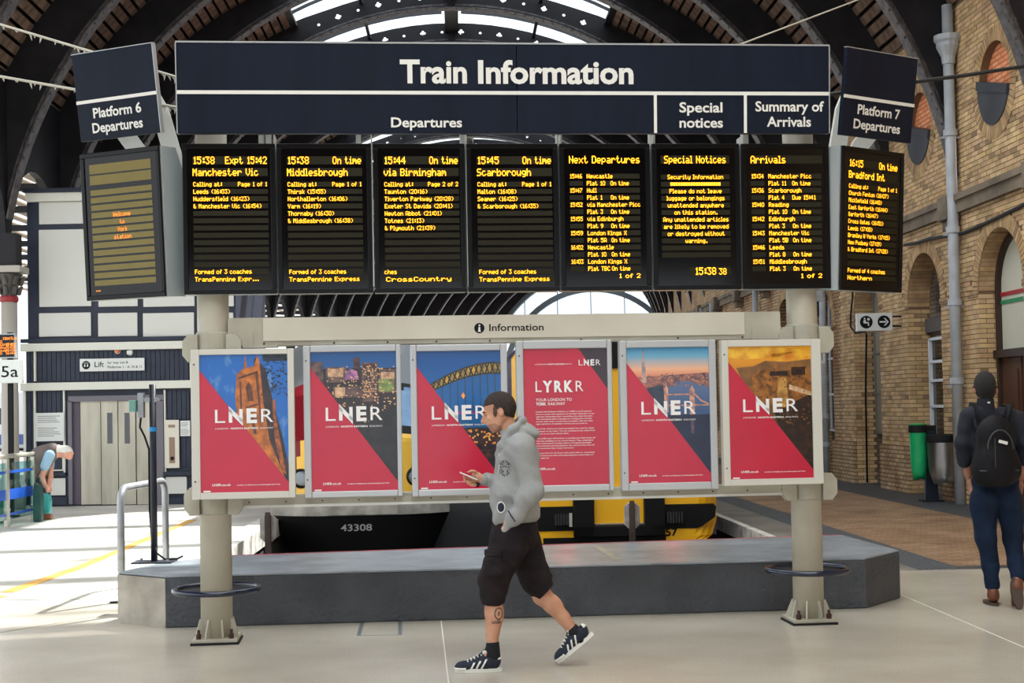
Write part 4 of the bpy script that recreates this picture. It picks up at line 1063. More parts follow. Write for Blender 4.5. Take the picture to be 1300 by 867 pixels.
t, pr, W, H = poster(5, (787.5, 432, 910, 622), (796.5, 441, 901, 612.5), -.12, casef, 'fifth poster, railway advert with river bridge and glass spire at dawn', art5); brand(pr, W, H)
# 6 castle at sunset
art6 = (gradmat('amber_sky', [(0, (24, 18, 18)), (.35, (70, 48, 26)), (.7, (150, 96, 36)), (.88, (226, 150, 40)), (1, (236, 168, 34))]), [
    ('clouds', PM('amber_cloud', (248, 196, 60), (206, 120, 30), 8), [[(0, .02), (.5, 0), (.9, .03), (.6, .08), (.2, .10), (0, .08)], [(.5, .06), (1, .03), (1, .09), (.6, .12)]]),
    ('hills', PM('amber_hill', (150, 104, 60), (110, 76, 44), 8), [[(.1, .16), (.3, .15), (.45, .11), (.7, .12), (1, .10), (1, .3), (.2, .3)]]),
    ('castle', PM('castle_stone', (176, 112, 44), (92, 56, 28), 18), [[(.28, .21), (.34, .21), (.35, .18), (.48, .17), (.5, .19), (.54, .19), (.55, .13), (.58, .13), (.59, .19), (.72, .18), (.74, .15), (.94, .15), (.97, .22), (1, .24), (1, .38), (.62, .40), (.45, .45), (.30, .38)]]),
    ('castle_dark', PM('castle_dark', (52, 30, 20), (26, 18, 16), 18), [pm_box(.50, .19, .72, .225), pm_box(.76, .16, .93, .22), [(.55, .50), (.80, .42), (1, .36), (1, .94), (.60, .62)]]),
    ('bastion', PM('bastion', (216, 164, 84), (150, 104, 50), 14), [[(.60, .24), (.70, .24), (.72, .48), (.58, .44)]]),
    ('terrace', PM('terrace', (226, 190, 150), (170, 130, 90), 14), [[(.73, .29), (1, .35), (1, .38), (.73, .33)]]),
    ('castle_windows', PM('castle_window', (60, 36, 22), (40, 26, 20), 20), rects(40, .32, .95, .2, .4, .018, .008)),
    ('rock_light', PM('rock_light', (130, 84, 40), (60, 38, 24), 20), rects(40, .6, 1, .42, .60, .03, .012)),
    TRI])
t, pr, W, H = poster(6, (917, 431, 1043, 615.5), (925.5, 439.5, 1031, 607.5), -.20, casec, 'rightmost poster, railway advert with castle under amber sunset sky', art6); brand(pr, W, H)
# ------------------------------------------------------------------ unseen wall added behind the photographer (upper part), keeps the screens dark
rear = struct('added_wall_rear', (0, 0, 0), SR, 'unseen dark brick wall added behind the viewer to darken screen reflections')
m = MB(); m.box(-14, 14, -9.4, -9, 3.6, 13.4); m.build('added_dark_wall', brickmat('rear_brick', (110, 92, 70), (92, 76, 58), (70, 58, 46), .235, .076), rear)

# ------------------------------------------------------------------ concrete buffer plinth
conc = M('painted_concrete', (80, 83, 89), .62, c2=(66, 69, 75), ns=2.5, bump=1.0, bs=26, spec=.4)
conct = M('sky_sheen_plinth_top', (152, 160, 168), .33, c2=(112, 118, 126), ns=3, lo=.3, hi=.7, bump=.35, bs=14, spec=.7)  # lighter bluish colour paints in the sky's sheen on the top
ends = M('pale_concrete_end', (186, 180, 166), .7, c2=(142, 136, 124), ns=3, bump=.5, bs=14)  # paler, warmer face laid over the left chamfer
PL = [(-3.17, 11.37), (-2.71, 11.03), (2.80, 11.40), (3.22, 11.96), (3.08, 13.40), (-2.55, 12.50), (-2.98, 12.08)]
pc = Vector((0, 11.0, 0))
pl = thing('buffer_plinth', 'long dark grey concrete plinth with chamfered ends behind the sign columns', 'plinth', pc)
P = [(x, y-11.0) for x, y in PL]
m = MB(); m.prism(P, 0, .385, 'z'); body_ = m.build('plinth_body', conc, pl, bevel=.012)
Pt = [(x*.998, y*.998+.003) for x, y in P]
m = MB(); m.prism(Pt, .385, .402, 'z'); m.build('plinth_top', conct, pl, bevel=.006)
a, b = Vector((P[0][0], P[0][1], 0)), Vector((P[1][0], P[1][1], 0)); d = (b-a).normalized(); n_ = Vector((d.y, -d.x, 0))
m = MB(); q = [a+n_*.004, b+n_*.004, b-n_*.01, a-n_*.01]; m.prism([(p.x, p.y) for p in q], .0, .38, 'z'); m.build('pale_end_face', ends, pl)
redl = M('thin_red_edge', (214, 96, 100), .6, c2=(160, 100, 104), ns=8)  # thin pale red strip along the back top edge
a, b = Vector((P[5][0], P[5][1], 0)), Vector((P[4][0], P[4][1], 0)); d = (b-a).normalized(); n_ = Vector((-d.y, d.x, 0))
m = MB(); q = [a+d*.05, b-d*.05, b-d*.05-n_*.03, a+d*.05-n_*.03]; m.prism([(p.x, p.y) for p in q], .402, .406, 'z'); m.build('red_edge_line', redl, pl)
# crack, pipe stub
def onface(px, py):   # front face of the plinth
    A = Vector((-2.71, 11.03, 0)); B = Vector((2.8, 11.4, 0)); n2 = Vector((-(B-A).y, (B-A).x, 0)).normalized(); dd = ray(px, py); C0 = Vector((0, 0, CAMZ)); t = (A-C0).dot(n2)/dd.dot(n2); return C0+dd*t-pc
pp = onface(697, 731); m = MB(); m.tube([pp+Vector((.0, -.03, 0)), pp+Vector((0, .05, 0))], .028, 14); m.build('pipe_stub', blk, pl)
m = MB(); pp2 = pp+Vector((0, -.035, 0)); m.tube([pp2, pp2+Vector((0, .004, 0))], .018, 12); m.build('pipe_bore', M('bore', (8, 8, 9), 1), pl)
ck = MB(); pth = [onface(x, y)+Vector((0, -.002, 0)) for x, y in ((715, 716), (712, 719), (715, 724), (708, 731), (701, 738), (703, 746), (699, 754))]; pass
# patch of sandy wear on top
tp = [ground(x, y, .405)-pc for x, y in ((752, 693), (762, 693), (790, 710), (779, 711))]
m = MB(); m.add([(p.x, p.y, .404) for p in tp], [(0, 3, 2, 1)]); m.build('worn_streak', M('sandy_wear', (170, 156, 132), .7, c2=(140, 134, 122), ns=9), pl)

# paddle posts behind the plinth
pad = M('whitened_paddle', (188, 182, 178), .7, c2=(130, 120, 114), ns=6); iron = M('rust_iron', (84, 68, 60), .7, c2=(56, 46, 42), ns=6)
for px, y0, y1, yb, lab, Z in ((341, 653, 688, 703, 'short iron post with whitened paddle behind the left end of the plinth', 12.95), (803, 638, 671, 686, 'short iron post with whitened paddle in front of the yellow train', 13.75)):
    p = atY(px, yb, Z); zt = atY(px, y0, Z).z; zb = atY(px, y1, Z).z
    t = thing('buffer_post', lab, 'post', (p.x, p.y, -1.0 if px > 500 else -1.0))
    m = MB(); m.box(-.028, .028, -.03, .03, 0, zt-(-1.0)-.01); m.build('post', iron, t)
    r = .04; hw = .075; H0, H1 = zb+1.0, zt+1.0
    m = MB(); m.prism([(-hw, H0+r), (-hw+r, H0), (hw-r, H0), (hw, H0+r), (hw, H1-r), (hw-r, H1), (-hw+r, H1), (-hw, H1-r)], -.01, .02); m.build('paddle', pad, t, bevel=.004)
    m = MB(); m.box(-.022, .022, -.035, -.01, H0-.05, H1+.02); m.build('front_strap', iron, t)

# ------------------------------------------------------------------ tubular hoop, camera pole on the plinth
galv = M('galvanised_tube', (176, 180, 186), .38, .35, c2=(150, 154, 160), ns=6); navyp = M('navy_pole', (26, 32, 46), .4)
pn = atY(154, 722, 12.62); pf = atY(210.5, 700, 14.05)
t = thing('hoop_barrier', 'grey tubular hoop barrier standing left of the plinth end', 'barrier', (pn.x, pn.y, 0))
dx, dy = pf.x-pn.x, pf.y-pn.y; hh = 1.0; pth = [(0, 0, 0), (0, 0, hh-.14)]
for i in range(1, 7): a_ = PI/2*i/6; k = .14*(1-math.cos(a_)); L_ = math.hypot(dx, dy); pth.append((dx/L_*k, dy/L_*k, hh-.14+.14*math.sin(a_)))
for i in range(6, -1, -1): a_ = PI/2*i/6; k = .14*(1-math.cos(a_)); L_ = math.hypot(dx, dy); pth.append((dx-dx/L_*k, dy-dy/L_*k, hh-.14+.14*math.sin(a_)))
pth.append((dx, dy, 0)); m = MB(); m.tube(pth, .033, 14); m.build('hoop_tube', galv, t, smooth=True)
for q in ((0, 0), (dx, dy)):
    m = MB(); m.box(q[0]-.08, q[0]+.08, q[1]-.08, q[1]+.08, 0, .012); m.build('foot_plate', blk, t)
pb = ground(196, 714, .402); t = thing('camera_pole', 'slim navy pole with clamped camera and blue tape on the plinth end', 'pole', (pb.x, pb.y, .402))
Hp = atY(195, 488, pb.y).z-.402
m = MB(); m.box(-.17, .17, -.12, .12, 0, .012); m.build('base_plate', navyp, t, bevel=.003)
for sx in (-.13, .13):
    for sy in (-.08, .08):
        m = MB(); m.cyl((sx, sy, .012), (sx, sy, .03), .012, 6); m.build('base_bolt', galv, t)
m = MB(); m.cyl((0, 0, .012), (0, 0, Hp), .028, 14); m.build('pole', navyp, t, smooth=True)
zt = Hp-.38; m = MB(); m.cyl((0, 0, zt-.018), (0, 0, zt+.018), .031, 14); m.build('blue_tape', M('blue_tape', (30, 150, 220), .5), t)
m = MB(); m.box(-.12, .04, -.02, .02, Hp-.15, Hp-.11); m.box(-.12, -.07, -.03, .03, Hp-.28, Hp-.07); m.cyl((.03, 0, Hp-.13), (.06, 0, Hp-.13), .012, 8); m.build('clamp', galv, t, bevel=.003)
m = MB(); m.box(-.19, -.13, -.05, .06, Hp-.23, Hp-.13); m.build('camera_head', M('teal_grey', (120, 170, 160), .5), t, bevel=.006)
m = MB(); m.tube([(-.10, 0, Hp-.27), (-.11, 0, Hp-.36), (-.07, 0, Hp-.44), (-.035, -.0, Hp-.55), (-.035, 0, .45), (-.02, 0, .2), (.03, -.03, .08), (.10, -.04, .03), (.2, -.02, .03), (.24, .0, .05)], .009, 8); m.build('cable', blk, t, smooth=True)

# ------------------------------------------------------------------ express power car in the left bay
sil = M('silver_roof', (120, 124, 128), .35, .3); tyel = M('train_yellow', (236, 176, 22), .35); tcream = M('train_nose_yellow', (240, 190, 70), .35); tred = M('train_dark_red', (118, 20, 32), .35, spec=.3); twin = M('windscreen', (110, 150, 190), .08, c2=(84, 124, 170), ns=2, spec=.9); tblk = M('train_black', (9, 9, 11), .5, spec=.25); grm = M('valance_grey', (176, 172, 162), .6, c2=(132, 128, 120), ns=4)
o_ = to_w((-1.53, 21.6, 0))
hs = thing('express_train', 'dark red express train with yellow nose in left bay', 'train', (o_.x, o_.y, -.84), SR)
HZ = .84
def nosey(x, z): return .42*(abs(x)/1.37)**3+max(0, z-1.22)*.85+max(0, z-1.9)*.5
NX, NZ = 44, 44; MBs = {k: MB() for k in ('yellow_nose', 'windscreen', 'window_surround', 'red_cheek', 'red_cheek_', 'roof_dome', 'red_lower_band')}
def cell_kind(x, z):
    if z > 2.12-.12*(x/1.37)**2: return 'roof_dome'
    if -.70 < x < 1.02 and 1.36 < z < 2.04: return 'windscreen' if (-.64 < x < .96 and 1.42 < z < 1.98 and abs(x) > .03) else 'window_surround'
    if -.76 < x < 1.1 and z >= 1.28: return 'window_surround'
    if z < .40: return 'red_lower_band'
    if x < -.5: return 'yellow_nose' if z < .95+(x+.91)*4 and x > -1.12 else 'red_cheek_'
    return 'yellow_nose' if abs(x) < 1.12-.28*max(0, z-.75) else 'red_cheek'
for i in range(NX):
    for j in range(NZ):
        x0 = -1.37+2.74*i/NX; x1 = -1.37+2.74*(i+1)/NX; f0 = j/NZ; f1 = (j+1)/NZ
        zf = lambda x, f: .27+(2.95-.55*(abs(x)/1.37)**4-.27)*f
        q = [(x0, zf(x0, f0)), (x1, zf(x1, f0)), (x1, zf(x1, f1)), (x0, zf(x0, f1))]
        MBs[cell_kind((x0+x1)/2, (q[0][1]+q[2][1])/2)].add([(x, nosey(x, z), z+HZ) for x, z in q], [(0, 1, 2, 3)])
for k, mt in (('yellow_nose', tcream), ('windscreen', twin), ('window_surround', tblk), ('red_cheek', tred), ('red_cheek_', tred), ('roof_dome', sil), ('red_lower_band', tred)): MBs[k].build(k.strip('_'), mt, hs, smooth=(k != 'windscreen'))
sec = [(-1.37, .27), (1.37, .27), (1.37, 2.40), (1.1, 2.72), (.6, 2.90), (0, 2.95), (-.6, 2.90), (-1.1, 2.72), (-1.37, 2.40)]
m = MB(); m.prism([(x, z+HZ) for x, z in sec], 2.9, 18); m.build('body_shell', tred, hs)
for sg in (-1, 1):      # cheeks between nose and shell
    m = MB(); z_ = [.27+(2.40-.27)*i/10 for i in range(11)]
    vs = [(sg*1.37, nosey(1.37, z), z+HZ) for z in z_]+[(sg*1.37, 3, z+HZ) for z in z_]; m.add(vs, [(i, i+1, i+12, i+11) for i in range(10)]); m.build('cab_side', tred, hs)
m = MB(); vs = []
for i in range(13):
    x = -1.37+2.74*i/12; zt = 2.95-.55*(abs(x)/1.37)**4; vs += [(x, nosey(x, zt), zt+HZ), (x, 4.4, zt+HZ)]
m.add(vs, [(2*i, 2*i+2, 2*i+3, 2*i+1) for i in range(12)]); m.build('cab_roof', sil, hs)
for sg in (-1, 1):
    y0 = nosey(.86, .62)
    m = MB(); m.lathe([(.15, 0), (.15, .05), (.12, .07), (.12, .04)], (0, 0, 0), 24); o = m.build('headlight_ring', tblk, hs, loc=(sg*.86, y0+.04, .64+HZ), rot=(PI/2, 0, sg*.25))
    m = MB(); m.ell((0, 0, .05), (.11, .11, .02), 8); m.build('lens', M('lamp_lens', (130, 140, 148), .1, spec=.6), o)
m = MB()
pts_ = [(-1.37+2.74*i/20, nosey(-1.37+2.74*i/20, .3)-.01) for i in range(21)]
for i in range(20): m.add([(pts_[i][0], pts_[i][1], .07+HZ), (pts_[i+1][0], pts_[i+1][1], .07+HZ), (pts_[i+1][0], pts_[i+1][1], .28+HZ), (pts_[i][0], pts_[i][1], .28+HZ)], [(0, 1, 2, 3)])
m.build('pale_valance', grm, hs, smooth=True)
m = MB(); m.box(-.46, .60, -.035, -.01, .08+HZ, .22+HZ); m.box(.04, .10, -.05, -.02, .09+HZ, .16+HZ); m.build('coupler_hatch', grm, hs, bevel=.004)
m = MB(); vs = []
for i in range(21):
    x, y = pts_[i]; vs += [(x, y+.02, .07+HZ), (x*.74, y*.6+.15, -.70+HZ)]
m.add(vs, [(2*i, 2*i+1, 2*i+3, 2*i+2) for i in range(20)]); m.build('black_skirt', tblk, hs, smooth=True)
m = MB(); text(m, '43308', -.27, .20, -.16+HZ, .10, -.004, .012); m.build('running_number', M('number_grey', (150, 150, 146), .6), hs)

# ------------------------------------------------------------------ yellow fronted unit in the right bay
o_ = to_w((2.09, 18.75, 0)); dm = thing('commuter_train', 'yellow-fronted commuter train with black gangway frame in the right bay', 'train', (o_.x, o_.y, -.84), SR)
def cornery(x): return .0 if abs(x) < 1.05 else .35*((abs(x)-1.05)/.32)**2
m = MB()
zs = [(-.14, 1.16), (-.08, 1.27), (.10, 1.36), (2.3, 1.37), (2.55, 1.2), (2.68, .8)]
nx = 28
for j in range(len(zs)-1):
    z0, w0 = zs[j]; z1, w1 = zs[j+1]
    for i in range(nx):
        q = [(-w0+2*w0*i/nx, z0), (-w0+2*w0*(i+1)/nx, z0), (-w1+2*w1*(i+1)/nx, z1), (-w1+2*w1*i/nx, z1)]
        m.add([(x, cornery(x), z+HZ) for x, z in q], [(0, 1, 2, 3)])
m.build('yellow_front', tyel, dm)
m = MB(); m.prism([(x, z+HZ) for x, z in ((-1.36, -.1), (1.36, -.1), (1.37, 2.3), (1.2, 2.55), (.8, 2.68), (-.8, 2.68), (-1.2, 2.55), (-1.37, 2.3))], .34, 16); m.build('body_shell', M('unit_side', (60, 56, 90), .4), dm)
for sg in (-1, 1):
    m = MB(); m.prism([(sg*.60, .02+HZ), (sg*.60, .34+HZ), (sg*1.26, .34+HZ), (sg*1.30, .30+HZ), (sg*1.28, .16+HZ), (sg*1.10, .04+HZ), (sg*1.04, .02+HZ)], -.012, .0); op_ = m.build('buffer_opening', tblk, dm)
    m = MB()
    for i in range(6): m.box(sg*.74-.11+i*.037, sg*.74-.11+i*.037+.024, -.10, -.012, .10+HZ, .24+HZ)
    m.box(sg*.74-.11, sg*.74+.11, -.06, -.012, .12+HZ, .22+HZ); m.build('buffer_block', M('buffer_rubber', (34, 34, 36), .7), dm)
    m = MB(); m.prism([(sg*.05, 2.15+HZ), (sg*1.22, 2.15+HZ), (sg*1.22, 2.60+HZ), (sg*.10, 2.60+HZ)], -.014, .0) if False else m.box(min(sg*.42, sg*1.2), max(sg*.42, sg*1.2), -.014, 0, 1.95+HZ, 2.5+HZ); m.build('cab_window', dkglass, dm)
m = MB(); m.box(-.36, .36, -.03, -.012, 2.15+HZ, 2.55+HZ); m.build('destination_box', tblk, dm)
m = MB(); m.box(-.60, -.33, -.14, 0, -.06+HZ, .55+HZ); m.box(.33, .60, -.14, 0, -.06+HZ, .55+HZ); m.box(-.60, .60, -.14, 0, -.06+HZ, .085+HZ); m.build('gangway_frame', tblk, dm, bevel=.008)
m = MB(); m.box(-.33, .33, -.03, 0, .11+HZ, .6+HZ); m.build('gangway_panel', tyel, dm)
m = MB(); m.box(-.33, .33, -.06, -.01, .095+HZ, .11+HZ); m.build('pale_sill', grm, dm)
m = MB(); m.box(-.66, -.62, -.11, -.10, .08+HZ, .26+HZ); m.build('pale_tag', grm, dm)
m = MB(); m.box(-1.0, .62, -.05, .1, -.5+HZ, -.07+HZ); m.build('underframe', tblk, dm)
for sg in (-1, 1):
    m = MB(); m.cyl((sg*.72, -.035, .95+HZ), (sg*.72, .0, .95+HZ), .075, 18); lh = m.build('tail_lamp_rim', tblk, dm)
    m = MB(); m.cyl((sg*.72, -.045, .95+HZ), (sg*.72, -.036, .95+HZ), .06, 18); m.build('red_lens', M('tail_lamp_red', (255, 30, 36), .4, emit=14), lh)
m = MB(); text(m, '57', .62, .78, -.075+HZ, .10, -.006, .03); m.build('unit_digits', letb, dm)

# ------------------------------------------------------------------ lift building on the left platform
LY = 26.1
def Lp(px, py): return atY(px, py, LY)
navyt = M('navy_timber', (30, 40, 62), .5, c2=(24, 32, 50), ns=3); navyt2 = M('navy_boarding', (34, 44, 66), .5, c2=(26, 34, 54), ns=5); offw = M('offwhite_panel', (214, 214, 208), .5); cmol = M('cream_moulding', (222, 222, 212), .5)
x0w = Lp(35, 500).x; x1w = Lp(300, 500).x; cx = (x0w+x1w)/2
lb = thing('lift_building', 'navy timber and off-white panelled lift building on the left platform', 'building', (cx, LY, 0))
ztop = Lp(120, 240).z
def LB(px0, py0, px1, py1): 
    a = Lp(px0, (py0+py1)/2); b = Lp(px1, (py0+py1)/2); pm = (px0+px1)/2; return a.x-cx, b.x-cx, Lp(pm, py1).z, Lp(pm, py0).z
m = MB(); m.box(x0w-cx, x1w-cx, .05, 3.2, 0, ztop); m.build('timber_walls', navyt, lb)
def panel(name, q, mat, y0, y1, bev=0.0, par=None):
    a, b, c_, d_ = LB(*q); m = MB(); m.box(a, b, y0, y1, max(0, c_), d_); return m.build(name, mat, par or lb, bevel=bev)
panel('cornice', (33, 243, 300, 254), cmol, -.06, .05, .01); panel('roof_edge', (31, 238, 300, 243), navyt, -.10, .05)
cols = [(49, 115), (124, 174), (181, 246), (254, 296)]
for (u0, u1) in cols:
    for (v0, v1) in ((256, 284), (291, 389), (397, 427)): panel('wall_panel', (u0, v0, u1, v1), offw, .015, .05, .01)
panel('ledge', (27, 428, 300, 433), navyt, -.05, .05); panel('upper_moulding', (27, 434, 300, 444), cmol, -.07, .05, .01)
panel('lower_moulding', (27, 484, 300, 494), cmol, -.07, .05, .01)
bd = MB()
for (u0, u1, v0, v1) in ((47, 240, 445, 483), (47, 80, 496, 524), (212, 240, 496, 532), (230, 242, 554, 592), (33, 43, 445, 640), (246, 298, 445, 640)):
    u = u0
    while u < u1-1:
        a, b, c_, d_ = LB(u+.35, v0, min(u+6, u1)-.35, v1); bd.box(a, b, .02, .05, max(0, c_), d_); u += 6
bd.build('vertical_boarding', navyt2, lb, kind='stuff')
for q in ((43, 445, 45.5, 484), (241, 445, 243.5, 484), (43, 495, 45.5, 600), (80.5, 495, 82.5, 600), (208.5, 495, 210.5, 600), (243, 495, 246, 600), (30, 495, 33, 640)): panel('cream_trim', q, cmol, -.01, .05)
panel('door_surround', (87, 502, 208, 509), M('mauve_grey_frame', (112, 108, 118), .5), -.03, .06); mv = MATS['mauve_grey_frame']
panel('door_jamb', (87, 509, 92, 640), mv, -.03, .06); panel('door_reveal', (92, 509, 101.5, 640), M('mauve_dark', (84, 74, 88), .5), .03, .055); panel('door_jamb', (196, 509, 208, 640), mv, -.03, .06)
steel = M('lift_door_steel', (196, 190, 174), .35, .35, c2=(170, 164, 150), ns=1.5, stretch=(3, 1, .5))
for (u0, u1) in ((102, 127.5), (128.5, 149.5), (150.5, 172), (173, 196)):
    o = panel('lift_door_leaf', (u0, 509, u1, 640.5), steel, .01 if u0 in (128.5, 150.5) else .025, .055, .004)
    if u0 in (128.5, 150.5):
        a, b, c_, d_ = LB((u0+7.5), 524, u0+14, 563); m = MB(); m.box(a, b, .004, .03, c_, d_); m.build('vision_panel', dkglass, o)
for q in ((46, 600, 84, 604), (208, 598, 300, 603)): panel('dado_ledge', q, navyt, -.05, .05)
for q in ((64, 607, 83, 629), (210, 605, 237, 627)): panel('dado_panel', q, offw, .0, .05, .01)
panel('dado_outline', (47, 575, 81, 598), cmol, .0, .05); panel('dado_navy', (49, 577, 79, 596), navyt, -.01, .05)
panel('skirting', (33, 631, 86, 641), navyt, -.03, .05); panel('skirting', (208, 631, 300, 641), navyt, -.03, .05)
def wallsign(name, label, cat, q, mat, th=.02, y=-.02):
    a, b, c_, d_ = LB(*q); t = thing(name, label, cat, ((a+b)/2+cx, LY+y, c_)); w2 = (b-a)/2
    m = MB(); m.box(-w2, w2, -th, .0-y*0, 0, d_-c_); m.build('plate', mat, t, bevel=.003); return t, w2, d_-c_
signw = M('sign_white', (222, 224, 222), .4)
t, w2, H = wallsign('lift_sign', 'white Lift sign above the lift doors', 'sign', (102, 455, 184, 471), signw)
m = MB(); text(m, 'Lift', -w2*.54, -w2*.25, H*.34, H*.42, -.0215, .01); text(m, 'for way out &', -w2*.14, w2*.5, H*.58, H*.19, -.0215, .01); text(m, 'Platforms 1 - 4, 10 & 11', -w2*.14, w2*.92, H*.22, H*.19, -.0215, .01)
m.disc(-w2*.80, H*.5, H*.33, -.0215); m.build('black_lettering', letb, t, kind='stuff')
m = MB()
for dx_ in (-.28, .28): m.frect(-w2*.80+H*(dx_*.4-.05), -w2*.80+H*(dx_*.4+.05), H*.36, H*.56, -.0225)
m.frect(-w2*.80-H*.18, -w2*.80+H*.18, H*.64, H*.68, -.0225); m.build('white_symbol', signw, t)
def lines(t, w2, H, n, mat, u0=-.85, u1=.8, top=.92, bot=.08, seed=1):
    rr = random.Random(seed); m = MB(); hh = (top-bot)*H/n
    for i in range(n):
        if rr.random() < .12: continue
        z = top*H-(i+1)*hh; m.frect(u0*w2, (u0+(u1-u0)*rr.uniform(.7, 1))*w2, z+hh*.3, z+hh*.62, -.0215)
    m.build('small_print', mat, t, kind='stuff')
gp = M('grey_print', (120, 122, 120), .6)
t, w2, H = wallsign('notice_board', 'white printed notice left of the lift doors', 'notice', (46, 524, 82, 560), signw); lines(t, w2, H, 12, gp)
t, w2, H = wallsign('paper_notice', 'small white paper notice right of the intercom panel', 'notice', (229.5, 534, 242, 553.5), signw); lines(t, w2, H, 8, gp, seed=3)
t, w2, H = wallsign('intercom_panel', 'cream lift call panel right of the lift doors', 'intercom', (210.5, 533, 228, 594), M('cream_call_panel', (220, 214, 200), .4))
m = MB(); m.frect(-w2*.45, w2*.40, H*.10, H*.64, -.0215); m.frect(-w2*.55, w2*.45, H*.84, H*.90, -.0215); m.build('brown_insert', M('brown_insert', (150, 124, 104), .5), t)
m = MB(); m.cyl((0, -.0215, H*.2), (0, -.035, H*.2), w2*.28, 14); m.build('call_button', blk, t)
for px, py, nm, lab, mt in ((149, 445.5, 'warning_lamp', 'small orange lamp above the Lift sign', M('orange_lamp', (226, 120, 50), .3)), (165, 447.5, 'sounder_box', 'small white box right of the orange lamp above the Lift sign', signw)):
    a = Lp(px, py); t = thing(nm, lab, 'fixture', (a.x, LY+.02, a.z)); m = MB(); m.cyl((0, -.0, 0), (0, -.06, 0), .045, 16, .035) if nm[0] == 'w' else m.box(-.05, .05, -.06, 0, -.035, .035); m.build('housing', mt, t, bevel=.006)
    m = MB(); m.cyl((0, 0, 0), (0, -.012, 0), .055, 16); m.build('backplate', signw, t)
# ------------------------------------------------------------------ left: iron columns, side roof, signs, balustrade
ironc = M('column_iron', (92, 86, 82), .5, c2=(70, 66, 64), ns=4); shaftp = M('column_shaft_paint', (176, 170, 160), .5); redb = M('red_band', (150, 40, 44), .5)
def iron_column(k):
    s = RS[k]; o_ = to_w(path(s, -8.05)); t = thing('iron_column', 'cast iron roof column with leafy capital and red ring left of the lift building' if k == 2 else 'cast iron roof column behind the lift building' if k == 4 else 'cast iron roof column farther down the left platform, %s beyond the lift building' % {6: 'first', 8: 'second', 10: 'third', 12: 'fourth'}[k], 'column', (o_.x, o_.y, 0), SR)
    m = MB(); m.lathe([(.26, 0), (.26, .25), (.19, .35), (.155, .5), (.14, 3.72)], (0, 0, 0), 20); m.build('shaft', shaftp, t, smooth=True)
    m = MB(); m.lathe([(.15, 3.72), (.165, 3.75), (.165, 3.80), (.15, 3.83)], (0, 0, 0), 20); m.build('red_ring', redb, t)
    m = MB(); m.lathe([(.14, 3.83), (.15, 3.95), (.19, 4.1), (.24, 4.22)], (0, 0, 0), 16)
    for i in range(8):
        a_ = PI/4*i; 
        for zz, r0 in ((3.95, .17), (4.12, .21)): m.tube([(r0*math.cos(a_), r0*math.sin(a_), zz-.09), ((r0+.03)*math.cos(a_), (r0+.03)*math.sin(a_), zz), ((r0+.07)*math.cos(a_), (r0+.07)*math.sin(a_), zz+.05)], [.045, .04, .02], 6)
    m.build('leaf_capital', ironc, t)
    m = MB(); m.box(-.28, .28, -.28, .28, 4.24, 4.36); m.build('abacus', shaftp, t, bevel=.01)
    m = MB(); m.box(-.18, .18, -.18, .18, 4.36, 4.95); m.build('pier_block', ribm, t)
for k in (2, 4, 6, 8, 10, 12): iron_column(k)
lg = struct('wall_left', rotz=SR, label='iron arcade girder over the left platform')
m = MB()
for k in range(1, 20):
    a_, b_ = RS[k], RS[k+1]; c_ = (a_+b_)/2; r_ = 1.55
    arc = [(c_-r_*math.cos(PI*i/12), 4.95+r_*math.sin(PI*i/12)*.9) for i in range(13)]
    top = [(a_, 4.95)]+arc+[(b_, 4.95), (b_, 7.9), (a_, 7.9)]
    n = len(top); vs = [path(s, -8.2, z) for s, z in top]+[path(s, -8.05, z) for s, z in top]
    m.add(vs, [tuple(range(n)), tuple(range(2*n-1, n-1, -1))]+[(i, (i+1) % n, (i+1) % n+n, i+n) for i in range(n)])
m.build('arcade_girder', ribm, lg)
m = MB()
for i in range(26):
    x = -8.6-i*.52; z = 8.2+1.3*math.sin(PI*(i+3)/30)-.035*i; strip(x-.36, x, 18, 100, z, z+.05, m, 20)
m.build('side_roof_slats', M('pale_slats', (132, 118, 102), .8), lg, kind='stuff')
m = MB()
for i in range(20): strip(-22, -8.3, 19+i*4, 19.14+i*4, 7.8, 8.0, m, 20)
m.build('side_roof_beams', ribm, lg, kind='stuff')
fb = thing('far_platform_train', 'pale train with dark windows far across the left platform', 'train', (-24.5, 70, 0))
m = MB(); m.box(-7, 4, 0, 20, .1, 2.9); m.build('train_side', M('pale_train', (206, 208, 212), .4), fb, bevel=.1)
for i in range(6): m = MB(); m.box(-6.6+i*1.8, -5.4+i*1.8, -.02, 0, 1.3, 2.1); m.build('train_window', dkglass, fb)
m = MB(); m.box(-7, 4, -.02, 0, .3, .8); m.build('blue_band', M('blue_band', (60, 90, 150), .4), fb)
# platform number sign and little departure screen
YS = 23.6
a = atY(14, 560, YS); pst = thing('sign_post', 'slim dark post carrying the 5a sign beside the iron column', 'post', (a.x, YS, 0)); zt = atY(14, 422, YS).z
m = MB(); m.box(-.04, .04, -.03, .03, 0, zt); m.build('post', blk, pst); m = MB(); m.box(-.10, .10, -.1, .1, 0, .02); m.build('foot', blk, pst)
a = atY(-6, 471, YS-.1); b = atY(29.5, 471, YS-.1); zt = atY(14, 457, YS).z; zb = atY(14, 486.5, YS).z
t = thing('platform_number_sign', 'white platform sign reading 5a at the left edge', 'sign', ((a.x+b.x)/2, YS-.13, zb)); w2 = (b.x-a.x)/2; H = zt-zb
m = MB(); m.box(-w2, w2, -.0, .08, 0, H); m.build('sign_box', signw, t, bevel=.01)
m = MB(); text(m, '5a', atY(2.5, 471, YS-.1).x-(a.x+b.x)/2, atY(24, 471, YS-.1).x-(a.x+b.x)/2, H*.26, H*.48, -.003, .006); m.build('black_lettering', letb, t)
a = atY(-8, 440, YS-.1); b = atY(20.5, 440, YS-.1); zt = atY(10, 424, YS).z; zb = atY(10, 455, YS).z
